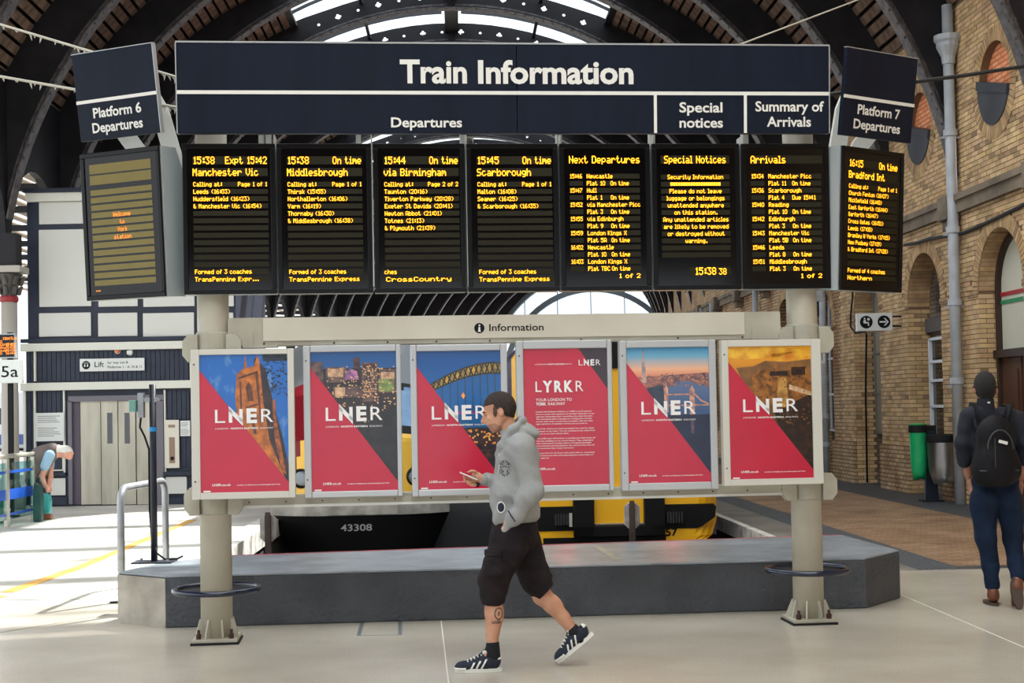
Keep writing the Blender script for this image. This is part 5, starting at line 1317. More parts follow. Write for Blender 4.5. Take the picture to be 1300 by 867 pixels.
t = thing('platform_screen', 'small amber platform screen above the 5a sign', 'display', ((a.x+b.x)/2, YS-.14, zb)); w2 = (b.x-a.x)/2; H = zt-zb
m = MB(); m.box(-w2, w2, 0, .1, 0, H); m.build('casing', cas, t, bevel=.005); m = MB(); m.box(-w2+.02, w2-.02, -.006, 0, .02, H-.02); m.build('screen', scrm, t)
m = MB()
for i in range(6):
    z = H*(.80-.12*i); led(m, ['5a  15:47', 'Hull', 'calling at', 'Selby', 'Brough', 'Hull'][i], -w2*.78, z, .0062, .0062, -.008); led(m, ['on time', '', '15:52', '16:08', '16:26', '16:44'][i], w2*.15, z, .0062, .0062, -.008)
m.build('led_text', ledd, t, kind='stuff')
# glass balustrade
YB = [22.7, 21.5, 20.3]; bx = -7.66
t = thing('glass_balustrade', 'glass balustrade with steel posts and blue bands at the left edge', 'railing', (bx, 21.5, 0)); ss = M('brushed_steel', (190, 186, 174), .35, .5)
for y in YB:
    m = MB(); m.box(-.03, .03, y-21.5-.05, y-21.5+.05, 0, 1.02); m.build('post', ss, t, bevel=.006)
m = MB(); m.tube([(0, 1.25, 1.06), (0, -1.6, 1.06)], .035, 12); m.build('handrail', ss, t, smooth=True)
for y0, y1 in ((-1.14, -.06), (.06, 1.14)):
    m = MB(); m.box(-.006, .006, y0, y1, .10, .96); g_ = m.build('glass_pane', glass('balustrade_glass', (200, 226, 226), .85), t)
    m = MB()
    for z0, z1 in ((.80, .84), (.40, .56), (.16, .20)): m.box(.007, .009, y0, y1, z0, z1)
    m.build('blue_band', M('blue_manifestation', (20, 84, 190), .4), g_)
m = MB(); 
for y0 in (-1.15, .05):
    for yy in (y0, y0+1.05):
        for z in (.25, .85): m.cyl((.0, yy, z), (.03, yy, z), .022, 10)
m.build('glass_clamps', ss, t, kind='stuff')
tk = thing('green_trolley', 'pale green luggage boxes behind the glass balustrade', 'luggage', (-8.35, 22.1, 0))
mg = M('aqua_plastic', (60, 200, 160), .5); m = MB(); m.box(-.3, .25, -.45, .25, .45, .85); m.build('upper_box', mg, tk, bevel=.02); m = MB(); m.box(-.3, .3, -.4, .4, .0, .38); m.build('lower_box', mg, tk, bevel=.02)

# ------------------------------------------------------------------ right side: bins, signs, boxes
bz = 23.3
def bpx(px, py): return atY(px, py, bz)
a = bpx(1182, 633); t = thing('bag_bin_stand', 'bin stand with green and clear hanging sacks by the brick wall', 'bin', (a.x, bz, 0))
m = MB(); m.prism([(-.10, 0), (.12, 0), (.07, 1.15), (-.07, 1.15)], -.03, .05); m.build('post', M('navy_bin_post', (24, 32, 48), .4), t)
m = MB(); m.box(-.16, .18, -.13, .17, 0, .02); m.build('foot', blk, t)
m = MB(); x0, x1 = bpx(1163, 545).x-a.x, bpx(1188, 545).x-a.x; m.box(x0, x1, -.02, .01, 1.02, 1.24); m.build('notice_holder', blk, t, bevel=.005)
for u0, u1, yt, ybm, mt, nm, cap_ in ((1152.5, 1176, 548, 607, M('green_sack', (24, 170, 104), .35, bump=.7, bs=6), 'green_sack', M('green_rim', (40, 190, 90), .4)), (1168.5, 1207, 560, 611, None, 'clear_sack', blk)):
    c0 = (bpx(u0, 550).x+bpx(u1, 550).x)/2-a.x; r_ = (bpx(u1, 550).x-bpx(u0, 550).x)/2; zt_ = bpx(1180, yt).z; zb_ = bpx(1180, ybm).z; yy = -.30 if nm[0] == 'c' else -.05
    if mt is None: mt = glass('clear_sack', (214, 216, 218), .55, .35)
    m = MB(); pr_ = []
    for i in range(9):
        f_ = i/8; z = zt_-(zt_-zb_)*f_; rr = r_*(.92-.10*f_-.18*max(0, f_-.75)/.25)
        for j in range(20): q = 2*PI*j/20; w_ = 1+.06*math.sin(5*q+3*f_)*f_; pr_.append((c0+rr*w_*math.cos(q), yy+rr*w_*math.sin(q), z+(.03*math.sin(3*q) if i == 8 else 0)))
    m.add(pr_, [(i*20+j, i*20+(j+1) % 20, (i+1)*20+(j+1) % 20, (i+1)*20+j) for i in range(8) for j in range(20)]+[tuple(range(160, 180))]); m.build(nm, mt, t, smooth=True)
    m = MB(); m.lathe([(r_*.86, zt_-.02), (r_, zt_), (r_, zt_+.10), (r_*.86, zt_+.12), (r_*.80, zt_+.10), (r_*.80, zt_)], (c0, yy, 0), 24); m.build('rim_hoop', blk, t, smooth=False)
    m = MB(); m.lathe([(r_*.88, zt_+.115), (r_*.9, zt_+.135), (r_*.5, zt_+.14)], (c0, yy, 0), 24)
    if nm[0] == 'g': m.build('green_lid', cap_, t)
# hanging toilets sign
YT = 25.6; a = atY(1088, 408, YT); b = atY(1133, 408, YT); zt = atY(1110, 397.5, YT).z; zb = atY(1110, 420, YT).z
t = thing('toilet_sign', 'white box sign with toilet pictogram and right arrow on the brick wall', 'sign', ((a.x+b.x)/2, YT, zb)); w2 = (b.x-a.x)/2; H = zt-zb
m = MB(); m.box(-w2, w2, 0, .12, 0, H); m.build('sign_box', signw, t, bevel=.008)
m = MB(); m.disc(-w2*.48, H*.5, H*.36, -.003, 24); m.disc(w2*.52, H*.5, H*.36, -.003, 24); m.build('black_roundel', letb, t)
m = MB(); c_ = w2*.52; z_ = H*.5; u = H*.36
m.flat([(c_-.7*u, z_-.12*u), (c_+.35*u, z_-.12*u), (c_+.35*u, z_+.12*u), (c_-.7*u, z_+.12*u)], -.005)
m.flat([(c_-.05*u, z_+.6*u), (c_+.2*u, z_+.6*u), (c_+.75*u, z_), (c_+.5*u, z_)], -.005); m.flat([(c_-.05*u, z_-.6*u), (c_+.2*u, z_-.6*u), (c_+.75*u, z_), (c_+.5*u, z_)], -.005); m.build('white_arrow', signw, t)
m = MB(); c_ = -w2*.48; m.disc(c_-.25*u, z_+.55*u, .14*u, -.005, 12); m.disc(c_+.35*u, z_+.45*u, .22*u, -.005, 12)
m.flat([(c_-.4*u, z_+.35*u), (c_-.1*u, z_+.35*u), (c_+.0*u, z_), (c_+.4*u, z_), (c_+.45*u, z_-.6*u), (c_+.25*u, z_-.6*u), (c_+.2*u, z_-.2*u), (c_-.35*u, z_-.2*u), (c_-.5*u, z_)], -.005); m.build('white_pictogram', signw, t)
m = MB()
for z in (H*.25, H*.8): m.box(w2, to_w(path(px_on_wall(1141), XW)).x-(a.x+b.x)/2, .04, .07, z-.015, z+.015)
m.build('bracket', blk, t)
p0 = atY(1092, 372, 25.9); m = MB()
pth = [atY(x, y, Y_) for x, y, Y_ in ((1083, 366, 27.5), (1082, 380, 27.5), (1080, 400, 27.3), (1080, 415, 27), (1086, 423, 26.4), (1098, 421, 25.9), (1100, 424, 25.85), (1099, 500, 26.6), (1101, 612, 27.4))]
m.tube(pth, .018, 6); o = m.build('sign_cable', blk, None, smooth=True); tag(o, 'black cable running down the brick wall below the toilet sign', 'cable')
a = atY(1042, 452, 30.0); t = thing('small_wall_sign', 'small white sign between the right column and the grey downpipe', 'sign', (a.x, 30.0, a.z)); m = MB(); m.box(-.09, .09, 0, .02, -.155, .155); m.build('plate', signw, t); m = MB(); m.frect(-.03, -.015, -.07, .07, -.002); m.frect(.015, .035, -.09, .09, -.002); m.build('faint_print', gp, t)
a = atY(1038, 374, 29.5); t = thing('junction_box', 'pale grey junction box beside the top of the right sign column', 'box', (a.x, 29.5, a.z)); m = MB(); m.box(-.10, .10, 0, .15, -.14, .14); m.build('box', pipem, t, bevel=.01); m = MB(); m.cyl((.02, .07, -.45), (.02, .07, -.14), .02, 8); m.build('conduit', blk, t)
p_ = px_on_wall(1072, 0); o_ = to_w(path(p_, XW-.03)); 
# ------------------------------------------------------------------ tie rods and cables
rodm = M('cobwebbed_rod', (190, 186, 172), .6); wirem = M('dark_wire', (34, 36, 38), .6)
def rod(name, pts_, r, mt, label, cat='cable', n=8, web=False):
    m = MB(); m.tube(pts_, r, n)
    if web:
        rr = random.Random(5); A = Vector(pts_[0]); B = Vector(pts_[-1])
        for i in range(46):
            q = A.lerp(B, rr.random()); L_ = rr.uniform(.02, .06); m.add([q+Vector((-.012, 0, 0)), q+Vector((.012, 0, 0)), q+Vector((rr.uniform(-.02, .02), 0, -L_))], [(0, 1, 2)])
    o = m.build(name, mt, None); return tag(o, label, cat)
rod('tie_rod', [atY(-120, -5, 10.9), atY(235, 101, 10.6)], .009, rodm, 'upper dusty tie rod behind the Platform 6 sign', web=True)
rod('tie_rod', [atY(-120, 76, 10.9), atY(235, 138, 10.6)], .010, rodm, 'lower dusty tie rod behind the Platform 6 sign', web=True)
rod('hanging_cable', [atY(x, y, Y_) for x, y, Y_ in ((1040, 122, 11), (1100, 113, 11.2), (1165, 103.5, 11.4), (1230, 95, 11.6), (1300, 84, 11.8), (1420, 66, 12))], .016, wirem, 'dark cable passing behind the Platform 7 sign to the right')
rod('tie_wire', [atY(925, 62, 11.3), atY(1110, -8, 14)], .007, rodm, 'thin wire rising right above the header sign', n=6)
cbl = [path(px_on_wall(px, .2), XW-.2, 0) for px in (1148, 1165, 1180, 1200, 1222, 1250, 1275, 1310)]
ys = (311, 308, 303, 300, 296, 284, 272, 255)
pth = [atY(px, y, to_w(c_).y) for px, y, c_ in zip((1148, 1165, 1180, 1200, 1222, 1250, 1275, 1310), ys, cbl)]
rod('wall_cable', pth, .028, wirem, 'sagging black cable across the brick wall below the stone course')
# ------------------------------------------------------------------ people
def skinmat(name, c, c2): 
    m = M(name, c, .55, c2=c2, ns=9, spec=.35); b = m.node_tree.nodes['Principled BSDF']; b.inputs['Subsurface Weight'].default_value = .08; b.inputs['Subsurface Radius'].default_value = (.01, .004, .002); return m
skinA = skinmat('skin_fair', (206, 156, 128), (186, 132, 106)); skinB = skinmat('skin_darker', (176, 126, 104), (160, 110, 90)); skinC = skinmat('skin_rosy', (226, 170, 146), (206, 150, 130))  # one skin tone per man, the second darker
hairA = M('hair_short_brown', (58, 44, 37), .8, c2=(34, 26, 24), ns=60, bump=.6, bs=160); hairB = M('hair_dark', (30, 24, 24), .8, c2=(18, 16, 16), ns=60, bump=.6, bs=120); hairC = M('hair_white', (226, 222, 216), .8, bump=.5, bs=120)
hood_m = M('grey_marl_cotton', (156, 157, 156), .95, c2=(146, 147, 147), ns=160, lo=.35, hi=.65, bump=.15, bs=150, spec=.2)
shorts_m = M('black_cotton', (40, 32, 34), .9, c2=(28, 24, 28), ns=8, bump=.3, bs=60, spec=.2)
navysh = M('navy_suede', (18, 25, 40), .8, c2=(26, 35, 54), ns=40, bump=.2, bs=150); whl = M('white_leather', (226, 226, 220), .5); solem = M('gum_sole', (196, 178, 156), .6); sockm = M('black_sock', (18, 18, 24), .9)
def V3(v): return np.array((v.x, v.y, v.z))
def rotm(ax, ang): return np.array(Matrix.Rotation(ang, 3, ax))

# ---- man walking left with a phone
ZW = 9.05
b0 = atY(650, 848, ZW); wo = Vector((b0.x, ZW, 0))
def W(px, py, dy=0.0): p = atY(px, py, ZW+dy)-wo; return V3(p)
man = thing('person', 'man in grey hooded top and black cargo shorts walking left looking at phone', 'person', wo)
NEAR, FARL = -.085, .09       # near (left) and far (right) leg depth
lo = (-.42, -.34, -.02); hi = (.60, .34, 1.82)
B = SDF(lo, hi, .0048)
# legs: front leg is the near one
hipN, kneN, ankN = W(650, 684, NEAR), W(625, 748, NEAR-.01), W(625, 822, NEAR)
hipF, kneF, ankF = W(660, 684, FARL), W(688, 756, FARL), W(727, 800, FARL)
B.cap(hipN, kneN, .082, .058, .03); B.chain([kneN, W(627, 778, NEAR), W(625.5, 800, NEAR), ankN], [.057, .055, .043, .036], .02)
B.ell(W(631, 779, NEAR), (.04, .045, .09), .02)
B.cap(hipF, kneF, .082, .06, .03); B.chain([kneF, W(701, 768, FARL), W(715, 784, FARL), ankF], [.06, .053, .042, .036], .02)
B.ell(W(703, 766, FARL), (.043, .042, .075), .02, rot=rotm('Y', -.75))
# feet inside the shoes
B.cap(ankN, W(608, 842, NEAR-.01), .033, .018, .01); B.cap(ankF, W(728, 820, FARL), .033, .018, .01)
# trunk
B.ell(W(656, 668, 0), (.12, .165, .13), .04); B.ell(W(656, 630, 0), (.115, .155, .17), .05); B.ell(W(657, 590, 0), (.115, .165, .17), .05)
B.cap(W(662, 566, -.15), W(662, 566, .15), .062, .062, .05)
# arms
shN, elN, wrN = W(663, 568, -.185), W(676, 624, -.22), W(645, 664, -.17)
B.cap(shN, elN, .052, .04, .03); B.cap(elN, wrN, .04, .028, .02); B.ell(W(641, 676, -.15), (.03, .035, .05), .02)
shF, elF, wrF = W(655, 570, .17), W(650, 622, .15), W(613, 609, .03)
B.cap(shF, elF, .052, .04, .03); B.cap(elF, wrF, .038, .026, .02)
# neck and head, tilted down
nk0, nk1 = W(653, 560, 0), W(641.5, 534, 0); B.cap(nk0, nk1, .062, .054, .03)
hc = W(633, 521.5, 0); TLT = -.30
Rh = rotm('Y', TLT)
def HP(x, y, z): return hc+Rh@np.array((x, y, z))      # head frame: -x is the face
B.ell(HP(.014, 0, .018), (.100, .077, .098), .02, rot=Rh)
B.ell(HP(-.045, 0, -.045), (.055, .058, .075), .03, rot=Rh); B.ell(HP(-.055, 0, -.098), (.030, .034, .026), .02, rot=Rh)
B.cap(HP(.01, -.055, -.05), HP(-.05, -.035, -.10), .022, .018, .02); B.cap(HP(.01, .055, -.05), HP(-.05, .035, -.10), .022, .018, .02)
B.cap(HP(-.086, -.035, .018), HP(-.086, .035, .018), .011, .011, .012)          # brow
B.cap(HP(-.092, 0, .008), HP(-.119, 0, -.034), .008, .012, .008); B.ell(HP(-.106, 0, -.040), (.014, .018, .011), .006)     # nose
for s_ in (-1, 1): B.ell(HP(-.082, s_*.031, -.004), (.012, .015, .010), .006, op='s'); B.ell(HP(-.075, s_*.031, -.004), (.011, .012, .011), .003); B.ell(HP(-.068, s_*.042, -.030), (.018, .016, .014), .012)
B.cap(HP(-.091, -.018, -.064), HP(-.091, .018, -.064), .008, .008, .006); B.cap(HP(-.088, -.016, -.078), HP(-.088, .016, -.078), .008, .008, .005); B.cap(HP(-.103, -.02, -.071), HP(-.103, .02, -.071), .004, .004, .003, op='s')
for s_ in (-1, 1):
    B.ell(HP(.012, s_*.080, -.012), (.019, .010, .031), .006, rot=Rh); B.ell(HP(.008, s_*.092, -.010), (.010, .006, .019), .004, rot=Rh, op='s')
# far hand holding the phone: palm, four fingers under it, thumb on top
palm = W(605, 606, .02); B.ell(palm, (.036, .022, .034), .012); B.cap(wrF, palm, .027, .028, .015)
def finger(base, pts_, r=.0088):
    P = [np.array(base)]+[np.array(base)+np.array(p) for p in pts_]; n = len(P)
    for i in range(n-1): B.cap(P[i], P[i+1], r*(1-.10*i), r*(1-.10*(i+1)), .003)
fb = palm+np.array((-.020, -.012, -.016))
finger(fb+np.array((.0, .000, .012)), [(-.032, -.014, -.002), (-.056, -.018, .008), (-.066, -.010, .018)])
finger(fb+np.array((.004, -.006, -.003)), [(-.032, -.016, -.006), (-.056, -.022, .000), (-.064, -.014, .012)])
finger(fb+np.array((.010, -.008, -.018)), [(-.026, -.018, -.008), (-.046, -.024, -.002), (-.052, -.016, .010)])
finger(fb+np.array((.018, -.010, -.031)), [(-.020, -.016, -.006), (-.036, -.022, .0), (-.040, -.014, .010)], .0078)
finger(palm+np.array((.006, -.012, .024)), [(-.018, -.014, .016), (-.040, -.020, .018), (-.060, -.020, .010)], .0105)
body = B.build('body', skinA, man)
# tattoo and face details as separate coloured patches of the same skin
def patch(src, name, mat, off, cuts, parent):
    s = src.clone(); s.F = s.F-off; X, Y, Z = s.grid(); msk = None
    s.F = np.maximum(s.F, cuts(X, Y, Z)).astype(np.float32); return s.build(name, mat, parent, it=0)
def ellm(X, Y, Z, c, r): return (np.sqrt(((X-c[0])/r[0])**2+((Y-c[1])/r[1])**2+((Z-c[2])/r[2])**2)-1)*min(r)
t0 = W(633, 779, NEAR-.05)
def tat(X, Y, Z):
    a_ = ellm(X, Y, Z, t0, (.030, .05, .042)); b_ = -ellm(X, Y, Z, t0, (.017, .09, .026)); c_ = ellm(X, Y, Z, t0, (.011, .09, .017))
    d_ = ellm(X, Y, Z, t0+np.array((-.012, 0, -.054)), (.036, .06, .013)); return np.minimum(np.minimum(np.maximum(a_, b_), c_), d_)
legonly = B
patch(B, 'tattoo', M('tattoo_ink', (92, 72, 66), .6, c2=(150, 110, 92), ns=70), .0012, tat, body)
eyem = M('eye_dark', (34, 26, 24), .3); lipm = M('lips', (168, 96, 84), .5)
patch(B, 'lips', lipm, .0008, lambda X, Y, Z: ellm(X, Y, Z, HP(-.098, 0, -.071), (.012, .020, .012)), body)
patch(B, 'eyebrows', hairA, .002, lambda X, Y, Z: np.minimum(ellm(X, Y, Z, HP(-.090, -.034, .020), (.014, .019, .0055)), ellm(X, Y, Z, HP(-.090, .034, .020), (.014, .019, .0055))), body)
m = MB()
for s_ in (-1, 1): m.ell(HP(-.0805, s_*.031, -.005), (.005, .011, .003), 6)
m.build('eyes', eyem, body, smooth=True)
patch(B, 'stubble', M('stubble', (150, 108, 90), .8, c2=(176, 130, 108), ns=160), .0006, lambda X, Y, Z: np.maximum(ellm(X, Y, Z, HP(-.045, 0, -.088), (.060, .066, .046)), -ellm(X, Y, Z, HP(-.105, 0, -.071), (.018, .022, .013))), body)
# hair: short crop with a low side
H_ = B.clone(); H_.F = H_.F-.0065
X, Y, Z = H_.grid()
q = [X-hc[0], Y-hc[1], Z-hc[2]]; hx_ = Rh[0][0]*q[0]+Rh[1][0]*q[1]+Rh[2][0]*q[2]; hz_ = Rh[0][2]*q[0]+Rh[1][2]*q[1]+Rh[2][2]*q[2]; hy_ = Y-hc[1]+0*hx_
line = np.where(hx_ < -.02, .052+(-hx_-.02)*.05-np.clip(-.0-np.abs(hy_), -1, 0)*0, np.where(hx_ < .012, .052-(hx_+.02)*2.3, np.where(hx_ < .03, .0-(hx_-.012)*2.2, -.045-(hx_-.03)*.55)))
keep = line-hz_
ear = -ellm(X, Y, Z, HP(.012, -.085, -.012), (.020, .03, .031)); ear2 = -ellm(X, Y, Z, HP(.012, .085, -.012), (.020, .03, .031))
H_.F = np.maximum(np.maximum(H_.F, keep), np.maximum(ear, ear2)).astype(np.float32); H_.F = np.where(np.abs(hy_) < .2, H_.F, 1); H_.F = np.maximum(H_.F, np.sqrt(hx_**2+hy_**2+hz_**2)-.14).astype(np.float32)
H_.build('hair', hairA, man, it=1)
patch(B, 'sideburn', M('sideburn_brown', (92, 66, 54), .8, c2=(66, 48, 40), ns=90), .0016, lambda X, Y, Z: np.minimum(ellm(X, Y, Z, HP(-.021, -.07, .004), (.015, .03, .040)), ellm(X, Y, Z, HP(-.021, .07, .004), (.015, .03, .040))), body)
# hooded top
T = SDF((-.34, -.36, .80), (.34, .34, 1.68), .0055)
T.ell(W(656, 652, 0), (.150, .19, .10), .04); T.ell(W(655, 622, 0), (.150, .185, .17), .06); T.ell(W(657, 590, 0), (.142, .19, .16), .06); T.ell(W(636, 632, -.03), (.07, .13, .12), .05)
T.cap(W(661, 568, -.15), W(661, 568, .14), .082, .082, .05); T.cap(W(655, 555, 0), W(651, 548, 0), .105, .085, .04)
T.cap(shN, elN, .077, .064, .04); T.cap(elN, W(655, 656, -.19), .064, .052, .03); T.cap(W(655, 656, -.19), W(643, 670, -.165), .052, .040, .02)
T.cap(shF, elF, .075, .060, .04); T.cap(elF, W(620, 609, .05), .058, .045, .03)
# hem, kangaroo pocket bulge
T.cap(W(640, 661, -.07), W(640, 661, .07), .06, .06, .04); T.ell(W(636, 655, -.10), (.06, .06, .06), .03)
X, Y, Z = T.grid(); hem = W(655, 667, 0)[2]; T.F = np.maximum(T.F, (hem-Z)-np.clip((X+.02)*-.25, -.01, .03)*0).astype(np.float32)
T.cap(W(646, 664, -.175), W(640.5, 675, -.155), .043, .033, .015)
# thrown-back hood and its opening
T.ell(W(668, 546, 0), (.062, .105, .045), .03, rot=rotm('Y', .45)); T.ell(W(674, 552, 0), (.050, .09, .034), .03); T.chain([W(662, 535, -.06), W(650, 545, -.095), W(637, 566, -.062), W(633, 576, -.02)], [.024, .030, .026, .018], .02)
T.chain([W(662, 535, .06), W(650, 545, .095), W(637, 566, .062), W(633, 576, .02)], [.024, .030, .026, .018], .02); T.cap(W(662, 534, -.06), W(662, 534, .06), .026, .026, .02)
T.wrinkle(.0062, 19, 4); T.wrinkle(.003, 42, 21)
T.ell(W(648, 541, 0), (.066, .068, .095), .012, rot=rotm('Y', -.5), op='s')
T.cap(wrF, W(606, 606, .02), .033, .036, .004, op='s')
hoodie = T.build('hooded_top', hood_m, man)
m = MB(); m.tube([W(619, 602.5, .045), W(614, 602, .04)], [.047, .040], 18); m.build('cuff', hood_m, man) if False else None
Tc = SDF((-.34, -.36, .84), (.34, .34, 1.68), .0055); Tc.cap(W(618.5, 609, .05), W(613, 609, .035), .043, .037, 0); Tc.build('far_cuff', hood_m, hoodie)
m = MB(); m.tube([tuple(W(634, 576, -.075)), tuple(W(634.5, 588, -.10)), tuple(W(632.5, 604, -.11))], .004, 6); m.build('drawstring', M('cord_white', (206, 206, 202), .8), hoodie, smooth=True)
pr0 = W(641, 594, -.12)
def prn(X, Y, Z):
    x, z = X-pr0[0], Z-pr0[2]; rr = np.sqrt((x/.8)**2+z**2); an = np.arctan2(z, x)
    ringp = np.maximum(np.abs(rr-.040)-.013, -np.sin(an*19)*.008-.005); inn_ = np.maximum(np.abs(rr-.016)-.009, -np.sin(an*9)*.008-.004)
    return np.maximum(np.minimum(ringp, inn_), Y+.06)
patch(T, 'chest_print', M('print_charcoal', (70, 70, 80), .8), .0015, prn, hoodie)
# ring of headphones cord and dark cuff marking at the pocket
m = MB(); c_ = W(636, 644, -.185); m.tube([tuple(c_+np.array((.024*math.cos(a_), -.004*math.sin(a_), .033*math.sin(a_)))) for a_ in [2*PI*i/20 for i in range(20)]], .0035, 6, closed=True); m.build('pocket_ring', M('ring_white', (226, 226, 226), .4), hoodie, smooth=True)
m = MB(); m.ell(tuple(c_+np.array((-.002, .012, 0))), (.022, .008, .030), 8); m.build('dark_badge', M('badge_navy', (30, 36, 56), .6), hoodie, smooth=True)
m = MB(); m.tube([tuple(W(645, 648, -.252)), tuple(W(649, 655, -.252)), tuple(W(654, 662, -.243))], .005, 6); m.build('sleeve_mark', MATS['badge_navy'], hoodie, smooth=True)
# wrist band
m = MB(); m.tube([W(606.5, 613, .015), W(604, 617, .012)], [.018, .018], 12); m.build('wrist_band', blk, man)
# shorts
Sh = SDF((-.30, -.30, .38), (.34, .30, 1.06), .006)
Sh.ell(W(654, 676, 0), (.150, .185, .13), .05)
Sh.cap(W(646, 692, NEAR), W(627, 735, NEAR-.01), .122, .098, .05); Sh.cap(W(627, 735, NEAR-.01), W(625.5, 757, NEAR), .100, .084, .03)
Sh.cap(W(664, 692, FARL), W(680, 732, FARL), .115, .100, .05); Sh.cap(W(680, 732, FARL), W(690, 754, FARL), .098, .080, .03)
Sh.ell(W(628, 722, NEAR-.09), (.065, .04, .085), .02)
Sh.ell(W(655, 660, 0), (.138, .178, .14), .03); Sh.wrinkle(.006, 22, 8); Sh.wrinkle(.0035, 45, 31)
X, Y, Z = Sh.grid(); hn = W(625, 768, NEAR)
cutN = np.where(Y < .0, hn[2]-Z-.06*(X-hn[0]), -1)
d_ = kneF-hipF; d_ = (ankF-kneF)/np.linalg.norm(ankF-kneF); pf_ = W(685, 759, FARL); dd_ = (X-pf_[0])*.70+(Z-pf_[2])*-.72
cutF = np.where(Y >= .0, dd_, -1)
Sh.F = np.maximum(Sh.F, np.maximum(cutN, cutF)).astype(np.float32); Sh.F = np.maximum(Sh.F, Z-W(650, 662, 0)[2]).astype(np.float32)
sho = Sh.build('shorts', shorts_m, man)
pk = W(626, 716, NEAR-.13)
patch(Sh, 'cargo_pocket', shorts_m, .008, lambda X, Y, Z: np.maximum(np.maximum(np.abs(X-pk[0]+.0)-.052, np.abs(Z-pk[2])-.075), Y+.07), sho)
patch(Sh, 'pocket_flap', shorts_m, .013, lambda X, Y, Z: np.maximum(np.maximum(np.abs(X-pk[0]+.0)-.056, np.abs(Z-pk[2]-.062)-.018), Y+.07), sho)
# socks and shoes; shoe frame: x toe (-) .. heel (+), z up
def shoe(org, ang, name_y, mirror=1):
    R_ = np.array(Matrix.Rotation(ang, 3, 'Y')); o3 = np.array(org)
    f = lambda x, y, z: o3+R_@np.array((x, y*mirror, z))
    # org at the heel bottom; the shoe is .29 long
    s = SDF(np.minimum(f(-.31, -.1, -.02), f(.04, .1, .19))-.12, np.maximum(f(-.31, -.1, -.02), f(.04, .1, .19))+.12, .0042)
    s.cap(f(-.045, 0, .052), f(-.105, 0, .058), .040, .042, .02, (1, 1, 1)); s.cap(f(-.105, 0, .055), f(-.245, -.004, .034), .044, .030, .03)
    s.ell(f(-.225, -.004, .030), (.062, .043, .030), .02, rot=R_); s.cap(f(-.03, 0, .075), f(-.045, 0, .085), .034, .036, .02); s.cap(f(-.125, 0, .072), f(-.088, 0, .120), .034, .024, .015)
    X, Y, Z = s.grid(); q = [X-o3[0], Y-o3[1], Z-o3[2]]; lz = R_[0][2]*q[0]+R_[1][2]*q[1]+R_[2][2]*q[2]; lx = R_[0][0]*q[0]+R_[1][0]*q[1]+R_[2][0]*q[2]; ly = (Y-o3[1]+0*lx)*mirror
    s.F = np.maximum(s.F, .020-lz).astype(np.float32)
    s.cap(f(-.044, 0, .10), f(-.046, 0, .16), .030, .032, .004, op='s')
    up = s.build('shoe', navysh, man)
    n = 26; ol = []
    for i in range(n):
        a_ = 2*PI*i/n; x = -.138+.148*math.cos(a_); wd = .040+.006*math.cos(a_+PI)*1.0; ol.append((x, wd*math.sin(a_)*(1.0-.12*math.cos(a_))))
    m = MB(); vs = [tuple(f(x, y, 0)) for x, y in ol]+[tuple(f(x*1.0, y*1.06, .024)) for x, y in ol]
    m.add(vs, [tuple(range(n)), tuple(range(2*n-1, n-1, -1))]+[(i, i+n, (i+1) % n+n, (i+1) % n) for i in range(n)]); m.build('sole', whl, up)
    def pt(name, mat, fn, off=.0016):
        c = s.clone(); c.F = np.maximum(c.F-off, fn).astype(np.float32); c.build(name, mat, up, it=0)
    for k in range(3):
        x0 = -.108-.032*k; pt('stripe', whl, np.maximum(np.abs(lx-x0+(lz-.045)*-.55)-.0075, np.maximum(lz-.085+.010*k, .022-lz)))
    pt('heel_tab', whl, np.maximum(np.maximum(-.018-lx, .078-lz), lz-.125)); pt('toe_cap', navysh, np.maximum(lx+.225, .02-lz), .002)
    pt('toe_bumper', whl, np.maximum(lz-.034, lx+.215), .004)
    m = MB()
    for k in range(5):
        x = -.118-.021*k; z = .112-.0098*k; m.tube([tuple(f(x, -.026, z-.006)), tuple(f(x-.006, 0, z+.002)), tuple(f(x, .026, z-.006))], .0042, 6)
    m.tube([tuple(f(-.112, -.03, .090)), tuple(f(-.105, -.045, .070)), tuple(f(-.112, -.042, .055))], .003, 5); m.build('laces', whl, up, smooth=True, kind='stuff')
    m = MB()
    for a_, L_ in ((0, .020), (.85, .017), (-.85, .017)): 
        for q_ in (0,): m.ell(tuple(f(-.098+math.sin(a_)*L_*.6, -.026, .118+math.cos(a_)*L_*.5)), (.0055 if a_ == 0 else .007, .003, .011), 6)
    m.build('tongue_emblem', whl, up, smooth=True)
    return f
_o = W(635.5, 846.5, NEAR); _o[2] = .001; fN = shoe(_o, 0.0, NEAR)
hF = W(753, 806.5, FARL); fF = shoe(hF, -.66, FARL)
s = SDF((-.2, -.25, -.02), (.5, .25, .40), .0045); s.cap(W(625.5, 818, NEAR), W(627, 832, NEAR), .042, .042, 0); s.cap(W(625, 821, NEAR), W(617, 833, NEAR), .034, .030, .01); s.build('sock', sockm, man)
s = SDF((-.2, -.25, -.02), (.5, .25, .40), .0045); s.cap(W(727.5, 800, FARL), W(735, 811, FARL), .043, .043, 0); s.cap(W(728, 803, FARL), W(725, 815, FARL), .036, .032, .01); s.build('sock', sockm, man)
# phone in hand: a thing of its own
pa_, pb_ = W(585.5, 600, -.01), W(604.5, 608, -.01); pc_ = (pa_+pb_)/2; an = math.atan2(-(pb_-pa_)[2], (pb_-pa_)[0])
ph = thing('smartphone', 'black phone with white edge held in the walking man\'s hand', 'phone', Vector(pc_)+wo); Mt = Matrix.Rotation(an, 4, 'Y')
m = MB(); m.box(-.060, .060, -.034, .034, -.004, .004, Mt); m.build('case', whl, ph, bevel=.003); m = MB(); m.box(-.056, .056, -.031, .031, .004, .0052, Mt); m.build('screen', scrm, ph)

